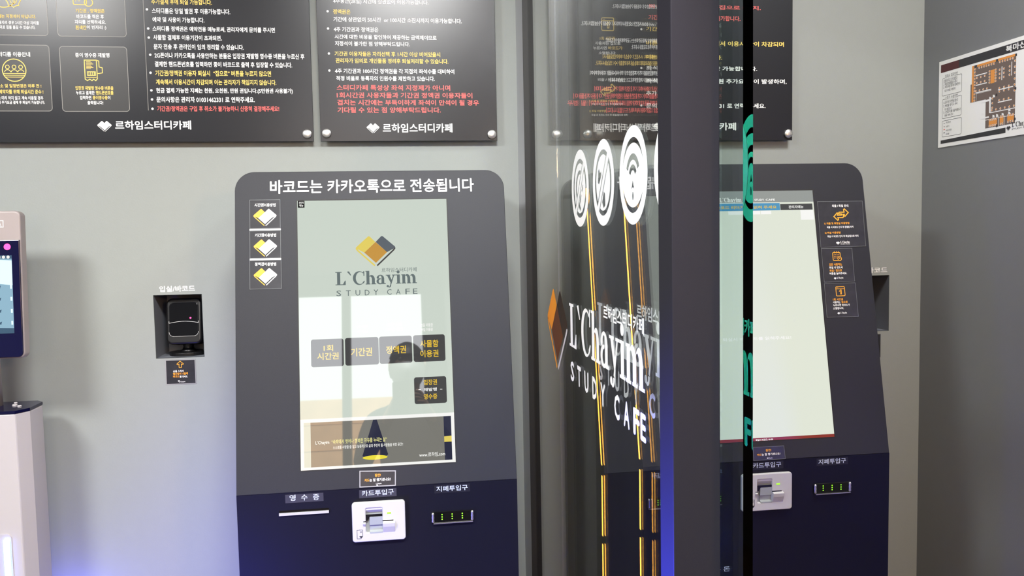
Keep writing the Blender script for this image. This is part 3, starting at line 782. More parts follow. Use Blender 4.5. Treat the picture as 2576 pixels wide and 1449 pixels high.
def build_glass():
    t = thing('glass_partition', (.345, -1.33, 0), 'clear fixed glass partition with white signs and lettering, ending in dark square post', 'glass partition')
    MB().box(WORLD, GX, -1.235, 0.01, GX + .003, -.119, 2.22, 'glass_a').build('pane', t, 'clear pane')
    p = MB().box(WORLD, .3410, -1.2783, 0.0, .4040, -1.2240, 2.22, 'post').build('post', t, 'dark grey square metal post')
    bevel(p, .0015)
    MB().box(WORLD, .3410, -1.224, 0.0, .3730, -.119, .045, 'post').build('bottom_rail', t)
    for u, k, nm in ((.7107, 'smoke', 'no smoking sign'), (.8911, 'phone', 'no phone calls sign'), (1.0711, 'wifi', 'wireless network sign'), (1.1480 + .1, 'phone', 'round white sign beside the post')):
        mb = MB()
        no_entry_icon(mb, GLASS, u, 1.5310, .0735, k)
        mb.clip(1, -1.2235)
        mb.build('round_decal', t, nm)
    mb = MB()
    book(mb, GLASS, .459, 1.2480, .2315, ('vinyl_orange', 'vinyl_black', 'vinyl_brown', 'vinyl_orange', 'greyprint'), .0004)
    mb.build('logo', t, 'orange and brown open book logo')
    mb = MB()
    house_lettering(mb, GLASS)
    mb.build('lettering', t, 'large white slab serif and capital lettering')

    d = thing('sliding_door', (.418, -.8, 0), 'frameless sliding glass door with bright green edge behind the dark post', 'glass door')
    BX = .4120
    MB().box(WORLD, BX, -1.0196, 0.012, BX + .003, -.175, 2.215, 'glass_a').build('pane', d, 'clear pane')
    MB().box(WORLD, BX, -1.3300, 0.012, BX + .0125, -1.0202, 2.215, 'glass_b').build('leading_edge', d, 'green glass edge')
    MB().box(WORLD, BX - .0002, -1.0202, 0.012, BX + .0127, -1.0196, 2.215, 'rubber').build('blackout', d, 'thin black joint seal')  # unseen black strip added to stop light entering the green edge block
    MB().box(WORLD, BX - .0003, -.1748, 0.012, BX + .0040, -.1728, 2.215, 'jamb').build('edge_strip', d, 'bright rear edge strip')
    IN = Frame((BX, 0, 0), (0, -1, 0), (0, 0, 1), (-1, 0, 0))
    mb = MB()
    no_entry_icon(mb, IN, 1.1000, 1.531, .0735, 'wifi')
    o = mb.build('round_decal', d, 'round white sign behind the post')
    for q in o.data.vertices:
        q.co.x += .0008
    mb = MB()
    house_lettering(mb, IN, -1.0192)
    mb.build('lettering', d, 'white lettering seen through the fixed glass')


build_glass()


# ------------------------------------------------------------------ notice boards on stand-off screws
def screw(mb, fr, u, v):
    mb.lathe(fr, u, v, [(.0105, .0046), (.0118, .0050), (.0120, .0062), (.0120, .0100), (.0112, .0112), (.0030, .0125)], 'chrome', 28)
    return mb


def board_base(name, label, u0, v0, u1, v1, screws):
    t = thing(name, ((u0 + u1) / 2, -.02, v0), label, 'sign')
    MB().plate(BOARD, [[(u0, v0), (u1, v0), (u1, v1), (u0, v1)]], 'board', -.0005, .0045, .0006, 1).build('panel', t)
    for u, v in screws:
        mb = screw(MB(), BOARD, u, v)
        mb.lathe(BOARD, u, v, [(.007, -.0195), (.007, -.0005)], 'chrome', 16)
        mb.build('standoff_screw', t, 'round steel screw')
    return t


HB = .0050
MATS = {'w': 'w', 'y': 'y', 'r': 'r', 'o': 'o', 'p': 'p', 'k': 'k'}


def board_text(t, key, heavy=.024):
    for c, nm in (('w', 'white lettering'), ('y', 'yellow lettering'), ('r', 'red lettering')):
        mb = MB().rows(BOARD, TXT[key], MATS, HB, heavy, (c,))
        if mb.v:
            mb.build('lettering', t, nm)


def bullets(t, L):
    mb = MB()
    for u, v in L:
        mb.disc(BOARD, u, v, .0030, 'w', HB)
    mb.build('bullet_lettering', t, 'white dots')


def build_boards():
    t = board_base('notice_board', 'wide black notice board with four grey icon panels and a bullet list', -1.31, 1.6981, -.2082, 2.42,
                   [(-.2247, 1.7173), (-1.2935, 1.7173), (-.2247, 2.40), (-1.2935, 2.40)])
    cards = [(-.8271, 1.9623, -.6640, 2.128), (-.8171 - .0085, 1.7755, -.6650, 1.9370), (-1.0100, 1.9630, -.8500, 2.128), (-1.0100, 1.7763, -.8500, 1.9393)]
    panels = []
    for a, b, c, d in cards:
        lp = rr(a, b, c, d, .008)
        mb = MB().shape(BOARD, [lp], 'panel', .0047)
        mb.ribbon(BOARD, lp, .0014, 'panel_rim', .0049, True)
        panels.append(mb.build('icon_panel', t, 'grey rounded panel'))
    board_text(t, 'notice')
    bullets(t, PTS['notice_bullets'])
    MB().ribbon(BOARD, [(-.6195, 2.39), (-.6195, 1.778)], .0012, 'panel_rim', HB).build('divider_line', t)
    mb = MB()
    gem(mb, BOARD, -.7277, 1.7410, .0345, 'w', HB)
    mb.build('logo', t, 'white open book logo')
    # icons
    mb = MB()
    cx, cy = -.9344, 1.8771
    mb.ring(BOARD, cx, cy, .0275, .0022, 'y', HB)
    for dx in (-.0155, 0, .0155):
        mb.ring(BOARD, cx + dx, cy + .008, .0045, .0017, 'y', HB, 14)
        mb.ribbon(BOARD, circ(cx + dx, cy - .006, .0072, 10, None, 10, 170), .0017, 'y', HB)
    for dy, w in ((-.008, .025), (-.0125, .0235), (-.017, .021)):
        mb.ribbon(BOARD, [(cx - w, cy + dy), (cx + w, cy + dy)], .0014, 'y', HB)
    mb.build('icon', panels[3], 'yellow meeting table icon')
    mb = MB()
    cx, cy = -.7520, 1.8780
    mb.ribbon(BOARD, [(cx - .0160, cy + .0255), (cx + .0130, cy + .0255), (cx + .0130, cy - .0210), (cx + .009, cy - .0255), (cx + .004, cy - .022), (cx, cy - .0255), (cx - .005, cy - .022), (cx - .011, cy - .0255), (cx - .016, cy - .022)], .0022, 'y', HB, True)
    for i in range(7):
        mb.ribbon(BOARD, [(cx - .012, cy + .022 - i * .003), (cx - .001 + (i % 3) * .003, cy + .022 - i * .003)], .0014, 'y', HB)
    mb.ribbon(BOARD, [(cx - .010, cy - .0035), (cx + .009, cy - .0035), (cx + .009, cy - .0125), (cx - .010, cy - .0125)], .0018, 'y', HB, True)
    for i in range(4):
        mb.ribbon(BOARD, [(cx - .0065 + i * .0043, cy - .0045), (cx - .0065 + i * .0043, cy - .0115)], .0017, 'y', HB)
    mb.ribbon(BOARD, [(cx - .013, cy - .0175), (cx + .011, cy - .0175)], .0012, 'y', HB)
    mb.ribbon(BOARD, [(cx + .013, cy + .0255), (cx + .0185, cy + .0235), (cx + .0185, cy + .0085), (cx + .026, cy + .0065), (cx + .026, cy - .006), (cx + .0185, cy - .0075), (cx + .013, cy - .0075)], .0020, 'y', HB)
    mb.build('icon', panels[1], 'yellow receipt printer icon')
    mb = MB()
    mb.ribbon(BOARD, rr(-.7870, 2.0405, -.7555, 2.072, .004), .0021, 'y', HB, True)
    mb.ring(BOARD, -.7505, 2.0465, .0098, .0021, 'y', HB + .0001)
    for dx in (-.010, -.002):
        mb.disc(BOARD, -.771 + dx, 2.050, .0013, 'y', HB, 10)
    mb.build('icon', panels[0], 'yellow calendar icon')
    mb = MB()
    cx, cy = -.950, 2.062
    mb.ring(BOARD, cx, cy, .031, .0022, 'y', HB, 32, 180, 330)
    g = []
    for i in range(24):
        r = .0145 if i % 3 else .0170
        g.append((-.927 + r * math.cos(i * math.pi / 12), 2.048 + r * math.sin(i * math.pi / 12)))
    mb.ribbon(BOARD, g, .0020, 'y', HB, True)
    mb.ring(BOARD, -.927, 2.048, .0075, .0016, 'y', HB, 16)
    mb.ribbon(BOARD, [(-.930, 2.048), (-.9275, 2.0455), (-.923, 2.0505)], .0016, 'y', HB)
    mb.build('icon', panels[2], 'yellow seat and gear icon')

    t = board_base('rates_board', 'narrow black notice board ending in a large red paragraph above the white logo', -.1902, 1.6980, .2785, 2.42,
                   [(-.1746, 1.7188), (.2635, 1.7150), (-.1746, 2.40), (.2635, 2.40)])
    board_text(t, 'rates')
    bullets(t, PTS['rates_bullets'])
    mb = MB()
    gem(mb, BOARD, -.0533, 1.7345, .0335, 'w', HB)
    mb.build('logo', t, 'white open book logo')

    t = board_base('rules_board', 'black notice board partly behind the glass door above the inner kiosk', .5077, 1.6962, 1.1266, 2.42,
                   [(.5282, 1.7147), (1.1133, 1.7142), (.5282, 2.40), (1.1133, 2.40)])
    board_text(t, 'rules')
    bullets(t, PTS['rules_bullets'])
    mb = MB()
    gem(mb, BOARD, .7327, 1.7361, .033, 'w', HB)
    mb.build('logo', t, 'white open book logo')
    mb = MB()
    calendar_one(mb, BOARD, .5896, 2.0128, .034, 'y', HB)
    mb.build('icon', t, 'yellow calendar icon')
    mb = MB()
    swap_arrows(mb, BOARD, .5887, 1.8362, .042, 'y', HB)
    mb.build('icon', t, 'yellow double arrow icon')


def calendar_one(mb, fr, cx, cy, s, mat, h):
    mb.ribbon(fr, rr(cx - s / 2, cy - s / 2, cx + s / 2, cy + s / 2, s * .1, 4), s * .07, mat, h, True)
    mb.ribbon(fr, [(cx - s / 2, cy + s * .27), (cx + s / 2, cy + s * .27)], s * .06, mat, h)
    mb.ribbon(fr, [(cx - s * .14, cy), (cx + .02 * s, cy + s * .14), (cx + .10 * s, cy + s * .14), (cx + .10 * s, cy - s * .30), (cx - .02 * s, cy - s * .30), (cx - .02 * s, cy)], s * .065, mat, h, True)
    for dx in (-.36, -.26):
        mb.disc(fr, cx + dx * s, cy + .38 * s, s * .03, mat, h, 8)


def swap_arrows(mb, fr, cx, cy, s, mat, h):
    A = [(-.50, -.16), (-.24, .10), (-.20, .05), (-.26, -.04), (.14, -.04), (.14, .02), (-.10, .02), (-.10, .10), (.18, .17), (.20, .32), (.26, .36), (.50, .12), (.28, -.10), (.22, -.06), (.24, .02)]
    B = [(-.26, -.26), (-.20, -.36), (-.26, -.40), (-.50, -.16)]
    q = lambda L: [(cx + a * s, cy + b * s) for a, b in L]
    mb.ribbon(fr, q([(-.50, -.15), (-.26, .09), (-.20, .04), (-.25, -.06), (.02, -.06), (.05, -.02), (.02, .02), (-.12, .02), (-.15, .07), (-.12, .13), (.22, .13), (.20, .30), (.26, .34), (.50, .10), (.26, -.14), (.20, -.10), (.22, -.02), (.14, -.02), (.16, -.16), (.10, -.22), (-.24, -.22), (-.20, -.34), (-.26, -.39)]), s * .065, mat, h, True)


def calendar_clock(mb, fr, cx, cy, s, mat, h):
    mb.ribbon(fr, rr(cx - s * .45, cy - s * .45, cx + s * .40, cy + s * .42, s * .1, 4), s * .075, mat, h, True)
    for dx in (-.25, 0, .22):
        mb.ribbon(fr, [(cx + dx * s, cy + s * .34), (cx + dx * s, cy + s * .54)], s * .07, mat, h)
    for i in range(4):
        for j in range(3):
            mb.disc(fr, cx + (-.28 + .17 * i) * s, cy + (.18 - .18 * j) * s, s * .045, mat, h, 8)
    mb.disc(fr, cx + .30 * s, cy - .27 * s, s * .26, 'card', h + .0001, 20)
    mb.ring(fr, cx + .30 * s, cy - .27 * s, s * .21, s * .07, mat, h + .0002, 20)
    mb.ribbon(fr, [(cx + .30 * s, cy - .16 * s), (cx + .30 * s, cy - .28 * s), (cx + .38 * s, cy - .30 * s)], s * .05, mat, h + .0002)


build_boards()


# ------------------------------------------------------------------ kiosks
TILT = math.radians(10.796)
FACE_C = (-.0513, -.4125, 1.2359)        # centre of the display on the outer kiosk
SPLIT_Z, SPLIT_Y = .8990, -.4768
UPN = ((0, math.sin(TILT), math.cos(TILT)), (0, -math.cos(TILT), math.sin(TILT)))


class KioskFrames:
    def __init__(s, dx, dz):
        s.face = Frame((FACE_C[0] + dx, FACE_C[1], FACE_C[2] + dz), (1, 0, 0), UPN[0], UPN[1])
        s.low = Frame((FACE_C[0] + dx, SPLIT_Y, dz), (1, 0, 0), (0, 0, 1), (0, -1, 0))
        s.side = Frame((FACE_C[0] + dx, 0, dz), (0, 1, 0), (0, 0, 1), (1, 0, 0))


K1, K2 = KioskFrames(0, 0), KioskFrames(.897, .009)
HW = .3030
V_SPLIT, V_TOP = -.3433, .3660


def build_kiosk(K, label, outer):
    root = thing('payment_kiosk', (K.face.o.x, -.30, 0), label, 'kiosk', 'self service kiosks')
    dz = K.low.o.z
    # sheet metal body: side profile swept across the width
    b = .004
    tv = V_TOP - V_SPLIT - .05
    prof = [(SPLIT_Y + .006, .012 - dz), (SPLIT_Y + .006, SPLIT_Z), (SPLIT_Y + .006 + tv * math.sin(TILT), SPLIT_Z + tv * math.cos(TILT)),
            (-.004, SPLIT_Z + tv * math.cos(TILT)), (-.004, .012 - dz)]
    MB().prism(K.side, prof, -HW + b, HW - b, 'kiosk_body').build('body', root)
    MB().box(K.low, -HW + .03, .0 - dz, -.32, HW - .03, .014 - dz, -.03, 'rubber').build('plinth', root)
    # upper face with the display cut-out
    outl = [rr(-HW, V_SPLIT, HW, V_TOP, .043, 10, (0, 0, 1, 1)), [(-.1690, -.2995), (.1690, -.2995), (.1690, .2995), (-.1690, .2995)]]
    MB().plate(K.face, outl, 'kiosk', -.012, 0.0, .0012, 2).build('upper_panel', root, 'charcoal sloping front')
    # shell behind the rounded top
    top = SPLIT_Z + (V_TOP - V_SPLIT) * math.cos(TILT)
    back = Frame((FACE_C[0] + K.face.o.x - FACE_C[0], 0, K.low.o.z), (1, 0, 0), (0, 0, 1), (0, -1, 0))
    MB().plate(back, [rr(-HW + b, top - .060, HW - b, top - .002, .040, 10, (0, 0, 1, 1))], 'kiosk_body', .004, .336).build('top_cap', root)
    MB().box(K.low, -HW, .06 - dz, -.006, HW, SPLIT_Z - .0006, 0.0, 'kiosk_low').build('lower_panel', root, 'black upright front')
    # amber light strips along both flanks, broken into runs
    for sx in (1, -1):
        lo, hi = sorted((sx * (HW - b), sx * (HW - b + .0010)))
        lo2, hi2 = sorted((sx * (HW - b + .0008), sx * (HW - b + .0020)))

        def run(q0, q1, nm):
            # two glowing lines in a bronze channel
            bar = lambda o, w: [(q0[0] + o, q0[1]), (q0[0] + o + w, q0[1]), (q1[0] + o + w, q1[1]), (q1[0] + o, q1[1])]
            m = MB().prism(K.side, bar(0, .0095), lo, hi, 'bronze')
            m.prism(K.side, bar(.0010, .0022), lo2, hi2, 'amber').prism(K.side, bar(.0062, .0022), lo2, hi2, 'amber')
            m.build('light_strip', root, nm)
        for z0, z1 in ((.06, .722), (.742, .884)):
            run((SPLIT_Y + .029, z0), (SPLIT_Y + .029, z1), 'amber upright strip')
        s0, s1 = .010, V_TOP - V_SPLIT - .045
        run((SPLIT_Y + .029 + s0 * math.sin(TILT), SPLIT_Z + s0 * math.cos(TILT)), (SPLIT_Y + .029 + s1 * math.sin(TILT), SPLIT_Z + s1 * math.cos(TILT)), 'amber sloping strip')
    # display
    scr = MB().box(K.face, -.1688, -.2993, -.006, .1688, .2993, -.0012, 'scr1' if outer else 'scr2').build('display', root, 'pale green touch display' if outer else 'cream touch display')
    MB().ribbon(K.face, [(-.1690, -.2995), (.1690, -.2995), (.1690, .2995), (-.1690, .2995)], .0026, 'rubber', .0002, True).build('bezel', root, 'thin black bezel')
    (screen_outer if outer else screen_inner)(K, scr)
    # lettering
    if outer:
        MB().rows(K.face, TXT['k1'], 'w', .0004, .018).build('lettering', root, 'white heading')
    # fittings of the lower front
    L = K.low
    if outer:
        mb = MB()
        mb.box(L, -.2155, .8500, 0, -.1105, .8553, .0040, 'silver')
        mb.box(L, -.2150, .8553, 0, -.1108, .8600, .0008, 'blackgloss')
        o = mb.build('receipt_slot', root, 'silver bar under narrow slot')
    for a, b_, c, d in ((-.2016, .8762, -.1211, .8944), (-.0448, .8771, .0358, .8952), (.1186, .8775, .1975, .8950)):
        if not outer and a < -.1:
            continue
        shade = 'tape' if (outer and a < .1) else 'tape_dark'
        tp = MB().box(L, a, b_, 0, c, d, .0003, shade).build('label_tape', root)
        mb = MB()
        for tx, cc, u0, u1, v0, v1 in TXT['l1']:
            if u0 >= a - .002 and u1 <= c + .002:
                mb.text(L, tx, u0, u1, v0, v1, 'p', .0006, .01)
        mb.build('lettering', tp)
    if not outer:
        tx, cc, u0, u1, v0, v1 = TXT['l2b'][0]
        MB().text(L, tx, u0, u1, v0, v1, 'p', .0004, .01).build('lettering', root, 'pale lettering low on the front')
    card_reader(L, root)
    bill_slot(L, root, outer)
    return root


def card_reader(L, root):
    c = MB()
    u0, v0, u1, v1 = -.0614, .7822, .0533, .8698
    hole = rr(-.0320, .8020, .0040, .8565, .003, 4)
    c.plate(L, [rr(u0, v0, u1, v1, .0065, 6), hole], 'plastic', 0.0, .0095, .0022, 3)
    o = c.build('card_reader', root, 'pale grey card reader')
    q = MB()
    # recessed channel: upper wall, sloping tongue, lower lip
    a, b, d0, d1 = -.0320, .0040, .8020, .8565
    q.add([L.p(a, d0, .001), L.p(b, d0, .001), L.p(b, d1, .001), L.p(a, d1, .001)], [(0, 1, 2, 3)], 'plastic_in')
    q.prism(Frame(L.p(0, 0, 0), L.en, L.ey, L.ex), [(0, .842), (.0075, .852), (.0075, .8565), (0, .8565)], a, b, 'plastic')
    q.prism(Frame(L.p(0, 0, 0), L.en, L.ey, L.ex), [(0, .8375), (.0070, .836), (.0060, .818), (.0025, .816), (.0025, .806), (.0098, .8035), (.0098, .8005), (0, .8005)], a + .008, b, 'plastic_in')
    q.build('recess', o)
    q = MB()
    q.prism(L, [(a, .842), (b, .842), (b, .8372), (a + .009, .8372), (a + .0035, .8285), (a, .8285)], .0065, .0072, 'black')
    q.box(L, a - .0055, .8265, .0085, a + .001, .8283, .0099, 'black').box(L, b, .8260, .0085, .0275, .8281, .0099, 'black')
    q.build('card_slot', o, 'black slot')
    q = MB()
    S = Frame(L.p(0, 0, 0), L.en, L.ey, L.ex)
    q.prism(S, [(.0085, .8262), (.0165, .8235), (.0150, .8150), (.0085, .7985)], .0045, .0308, 'plastic')
    q.prism(S, [(.0085, .8268), (.0140, .8250), (.0120, .8200), (.0085, .8175)], a - .0060, a - .0002, 'plastic')
    bevel(q.build('ledge', o), .0008)
    MB().box(L, .0142, .8420, .0090, .0226, .8452, .0101, 'led_green').build('indicator_light', o, 'green light')
    q = MB()
    q.ribbon(L, [(-.0515, .8095), (-.0395, .8095), (-.0395, .7950), (-.0435, .7905), (-.0515, .7905)], .0009, 'k', .0098, True)
    q.ribbon(L, [(-.0445, .8065), (-.0420, .8065), (-.0420, .8040), (-.0445, .8040)], .0006, 'k', .0098, True)
    q.poly(L, [(-.0470, .7960), (-.0400, .7960), (-.0430, .7910), (-.0450, .7930)], 'k', .0098)
    q.disc(L, -.0455, .8115, .0005, 'k', .0098, 8)
    q.build('icon', o, 'small chip card icon')


def bill_slot(L, root, outer):
    q = MB()
    u0, v0, u1, v1 = .1107, .8110, .2037, .8360
    q.plate(L, [rr(u0, v0, u1, v1, .003, 4)], 'blackgloss', 0, .003, .0008, 2)
    o = q.build('bill_slot', root, 'black bill slot with green lights')
    for u in (u0 + .0030, u1 - .0030):
        c = MB()
        c.lathe(Frame(L.p(u, .8250, .004), L.en, L.ex, L.ey), 0, 0, [(.0022, -.0115), (.0032, -.0095), (.0026, -.005), (.0032, -.001), (.0026, .003), (.0032, .0075), (.0020, .0105)], 'chrome', 16)
        c.build('end_cap', o, 'chrome end cap')
    MB().box(L, u0 + .004, v0 - .0008, .002, u1 - .002, v0 + .0007, .0065, 'chrome').build('lip', o, 'bright lower lip')
    for uu in (.1338, .1562, .1787):
        for j in range(3):
            MB().disc(L, uu, .8195 + j * .0052, .0015, 'led_green', .0034, 12).build('indicator_light', o, 'green dot')


def screen_outer(K, scr):
    F, h = K.face, -.0008
    q = MB()
    q.poly(F, [(-.1662, .2828), (-.1517, .2828), (-.1517, .2985), (-.1662, .2985)], 'scr_bk', h)
    q.rows(F, TXT['k1s'][:2], 'scr_W', h + .0002, .03)
    q.build('menu_button', scr, 'small black menu button')
    q = MB()
    book(q, F, .0040, .1874, .0890, ('scr_yl', 'scr_sl', 'scr_or', 'scr_yl', 'scr_dk'), h)
    q.build('logo', scr, 'yellow and grey open book logo')
    q = MB()
    q.rows(F, TXT['k1s'][2:3], 'scr_g', h, .0)
    slab(q, F, -.0866, .0944, .1045, .0300, 'scr_g', h)
    for ch, a in zip('STUDY', (-.0850, -.0640, -.0430, -.0225, -.0030)):
        q.text(F, ch, a, a + .0105, .0800, .0925, 'scr_g', h, .0)
    for ch, a in zip('CAFE', (.0270, .0470, .0680, .0850)):
        q.text(F, ch, a, a + .0100, .0800, .0925, 'scr_g', h, .0)
    q.build('lettering', scr, 'grey title lettering')
    for a, b, c, d, keys in ((-.1424, -.0760, -.0716, -.0150, ('1회', '시간권')), (-.0684, -.0755, .0050, -.0143, ('기간권',)), (.0064, -.0745, .0790, -.0139, ('정액권',)),
                             (.0820, -.0735, .1530, -.0136, ('사물함', '이용권')), (.0812, -.1671, .1530, -.1077, ('입장권', '재발행', '영수증'))):
        q = MB().shape(F, [rr(a, b, c, d, .0050, 5)], 'scr_dk', h)
        for r in TXT['k1s'][5:14]:
            if r[0] in keys:
                q.text(F, r[0], r[2], r[3], r[4], r[5], 'scr_' + r[1], h + .0002, .02)
        if '재발행' in keys:
            q.ribbon(F, [(.0905, -.1352), (.0955, -.1354)], .0012, 'scr_W', h + .0002)
            q.ribbon(F, [(.1385, -.1364), (.1435, -.1366)], .0012, 'scr_W', h + .0002)
        q.build('touch_button', scr, 'dark rounded button')
    q = MB()
    q.rows(F, TXT['k1s'][14:20], {'W': 'scr_W'}, h, .02)
    q.build('lettering', scr, 'small white price lettering')
    # banner along the bottom
    q = MB()
    q.poly(F, [(-.1686, -.2990), (.1686, -.2990), (.1686, -.1890), (-.1686, -.1890)], 'scr_W', h)
    a, b, c, d = -.1605, -.2925, .1605, -.1965
    q.poly(F, [(a, b), (c, b), (c, d), (a, d)], 'scr_bn', h + .0002)
    q.poly(F, [(.1440, b), (c, b), (c, d), (.1440, d)], 'scr_nv', h + .0003)
    q.poly(F, [(.1440, -.2530), (c, -.2530), (c, -.2400), (.1440, -.2410)], 'scr_yl', h + .0004)
    q.poly(F, [(a, b), (-.1460, b), (-.1460, d), (a, d)], 'scr1', h + .0003)
    q.poly(F, [(-.0110, d), (-.0030, d), (.0200, -.2735), (.0120, -.2790), (-.0260, -.2790), (-.0360, -.2745)], 'scr_nv', h + .0004)
    q.disc(F, -.0085, -.2785, .0270, 'scr_ly', h + .0005, 28, .0048)
    q.rows(F, TXT['k1s'][20:], {'W': 'scr_W', 'Y2': 'scr_Y2'}, h + .0007, .015)
    q.build('banner', scr, 'white framed picture of a lamp')


def screen_inner(K, scr):
    F, h = K.face, -.0008
    q = MB()
    q.poly(F, [(-.1688, .2700), (.1688, .2700), (.1688, .2993), (-.1688, .2993)], 'scr_hd', h)
    slab(q, F, -.0637, -.0080, .2718, .0105, 'scr_W', h + .0002)
    q.rows(F, TXT['k2s'][:2], 'scr_W', h + .0002, .03)
    gem(q, F, -.0760, .2770, .0130, 'scr_W', h + .0002)
    q.build('header', scr, 'grey header with white lettering')
    q = MB()
    q.poly(F, [(-.1688, .2496), (.0805, .2500), (.0805, .2676), (-.1688, .2690)], 'scr_bl', h)
    q.rows(F, TXT['k2s'][2:3], 'scr_Y', h + .0002, .02)
    q.build('message_bar', scr, 'blue bar with yellow lettering')
    q = MB()
    q.poly(F, [(.0815, .2503), (.1645, .2503), (.1645, .2655), (.0815, .2655)], 'scr_dk', h)
    q.rows(F, TXT['k2s'][3:4], 'scr_W', h + .0002, .02)
    q.build('menu_button', scr, 'dark menu button')
    for a, b, c, d in ((-.0438, .2405, .0290, .2490), (.0305, .2405, .0570, .2490), (.1323, .2253, .1660, .2498)):
        MB().poly(F, [(a, b), (c, b), (c, d), (a, d)], 'scr_W', h + .0001).build('field', scr, 'white field')
    MB().rows(F, TXT['k2s'][4:5], 'scr_W', h, .02).build('lettering', scr, 'white message lettering')
    q = MB()
    q.poly(F, [(-.1688, -.2993), (.1688, -.2993), (.1688, -.2915), (-.1688, -.2915)], 'scr_rd', h)
    q.text(F, '퇴실시 바코드: 00-00', -.0280, .0150, -.2985, -.2935, 'scr_W', h + .0002, .03)
    q.build('status_bar', scr, 'red status bar')


build_kiosk(K1, 'outer kiosk with pale green display and white heading, left of the glass partition', True)
build_kiosk(K2, 'inner kiosk with cream display, half hidden behind the dark post', False)


# ------------------------------------------------------------------ cards and notes stuck to things
def card(fr, corners, label, mat, name='instruction_card', group=None, rim='card_rim', rimw=.0012, inset=0.0006):
    q = MB()
    n = len(corners)
    q.add([fr.p(u, v, 0.0002) for u, v in corners] + [fr.p(u, v, .0009) for u, v in corners],
          [tuple(range(n - 1, -1, -1)), tuple(range(n, 2 * n))] + [(i, (i + 1) % n, n + (i + 1) % n, n + i) for i in range(n)], mat)
    cx = sum(c[0] for c in corners) / n
    cy = sum(c[1] for c in corners) / n
    k = lambda c: (c[0] + (cx - c[0]) / max(abs(cx - c[0]), 1e-6) * inset, c[1] + (cy - c[1]) / max(abs(cy - c[1]), 1e-6) * inset)
    q.ribbon(fr, [k(c) for c in corners], rimw, rim, .0011, True)
    o = q.build(name)
    return tag(o, label, 'card', group)


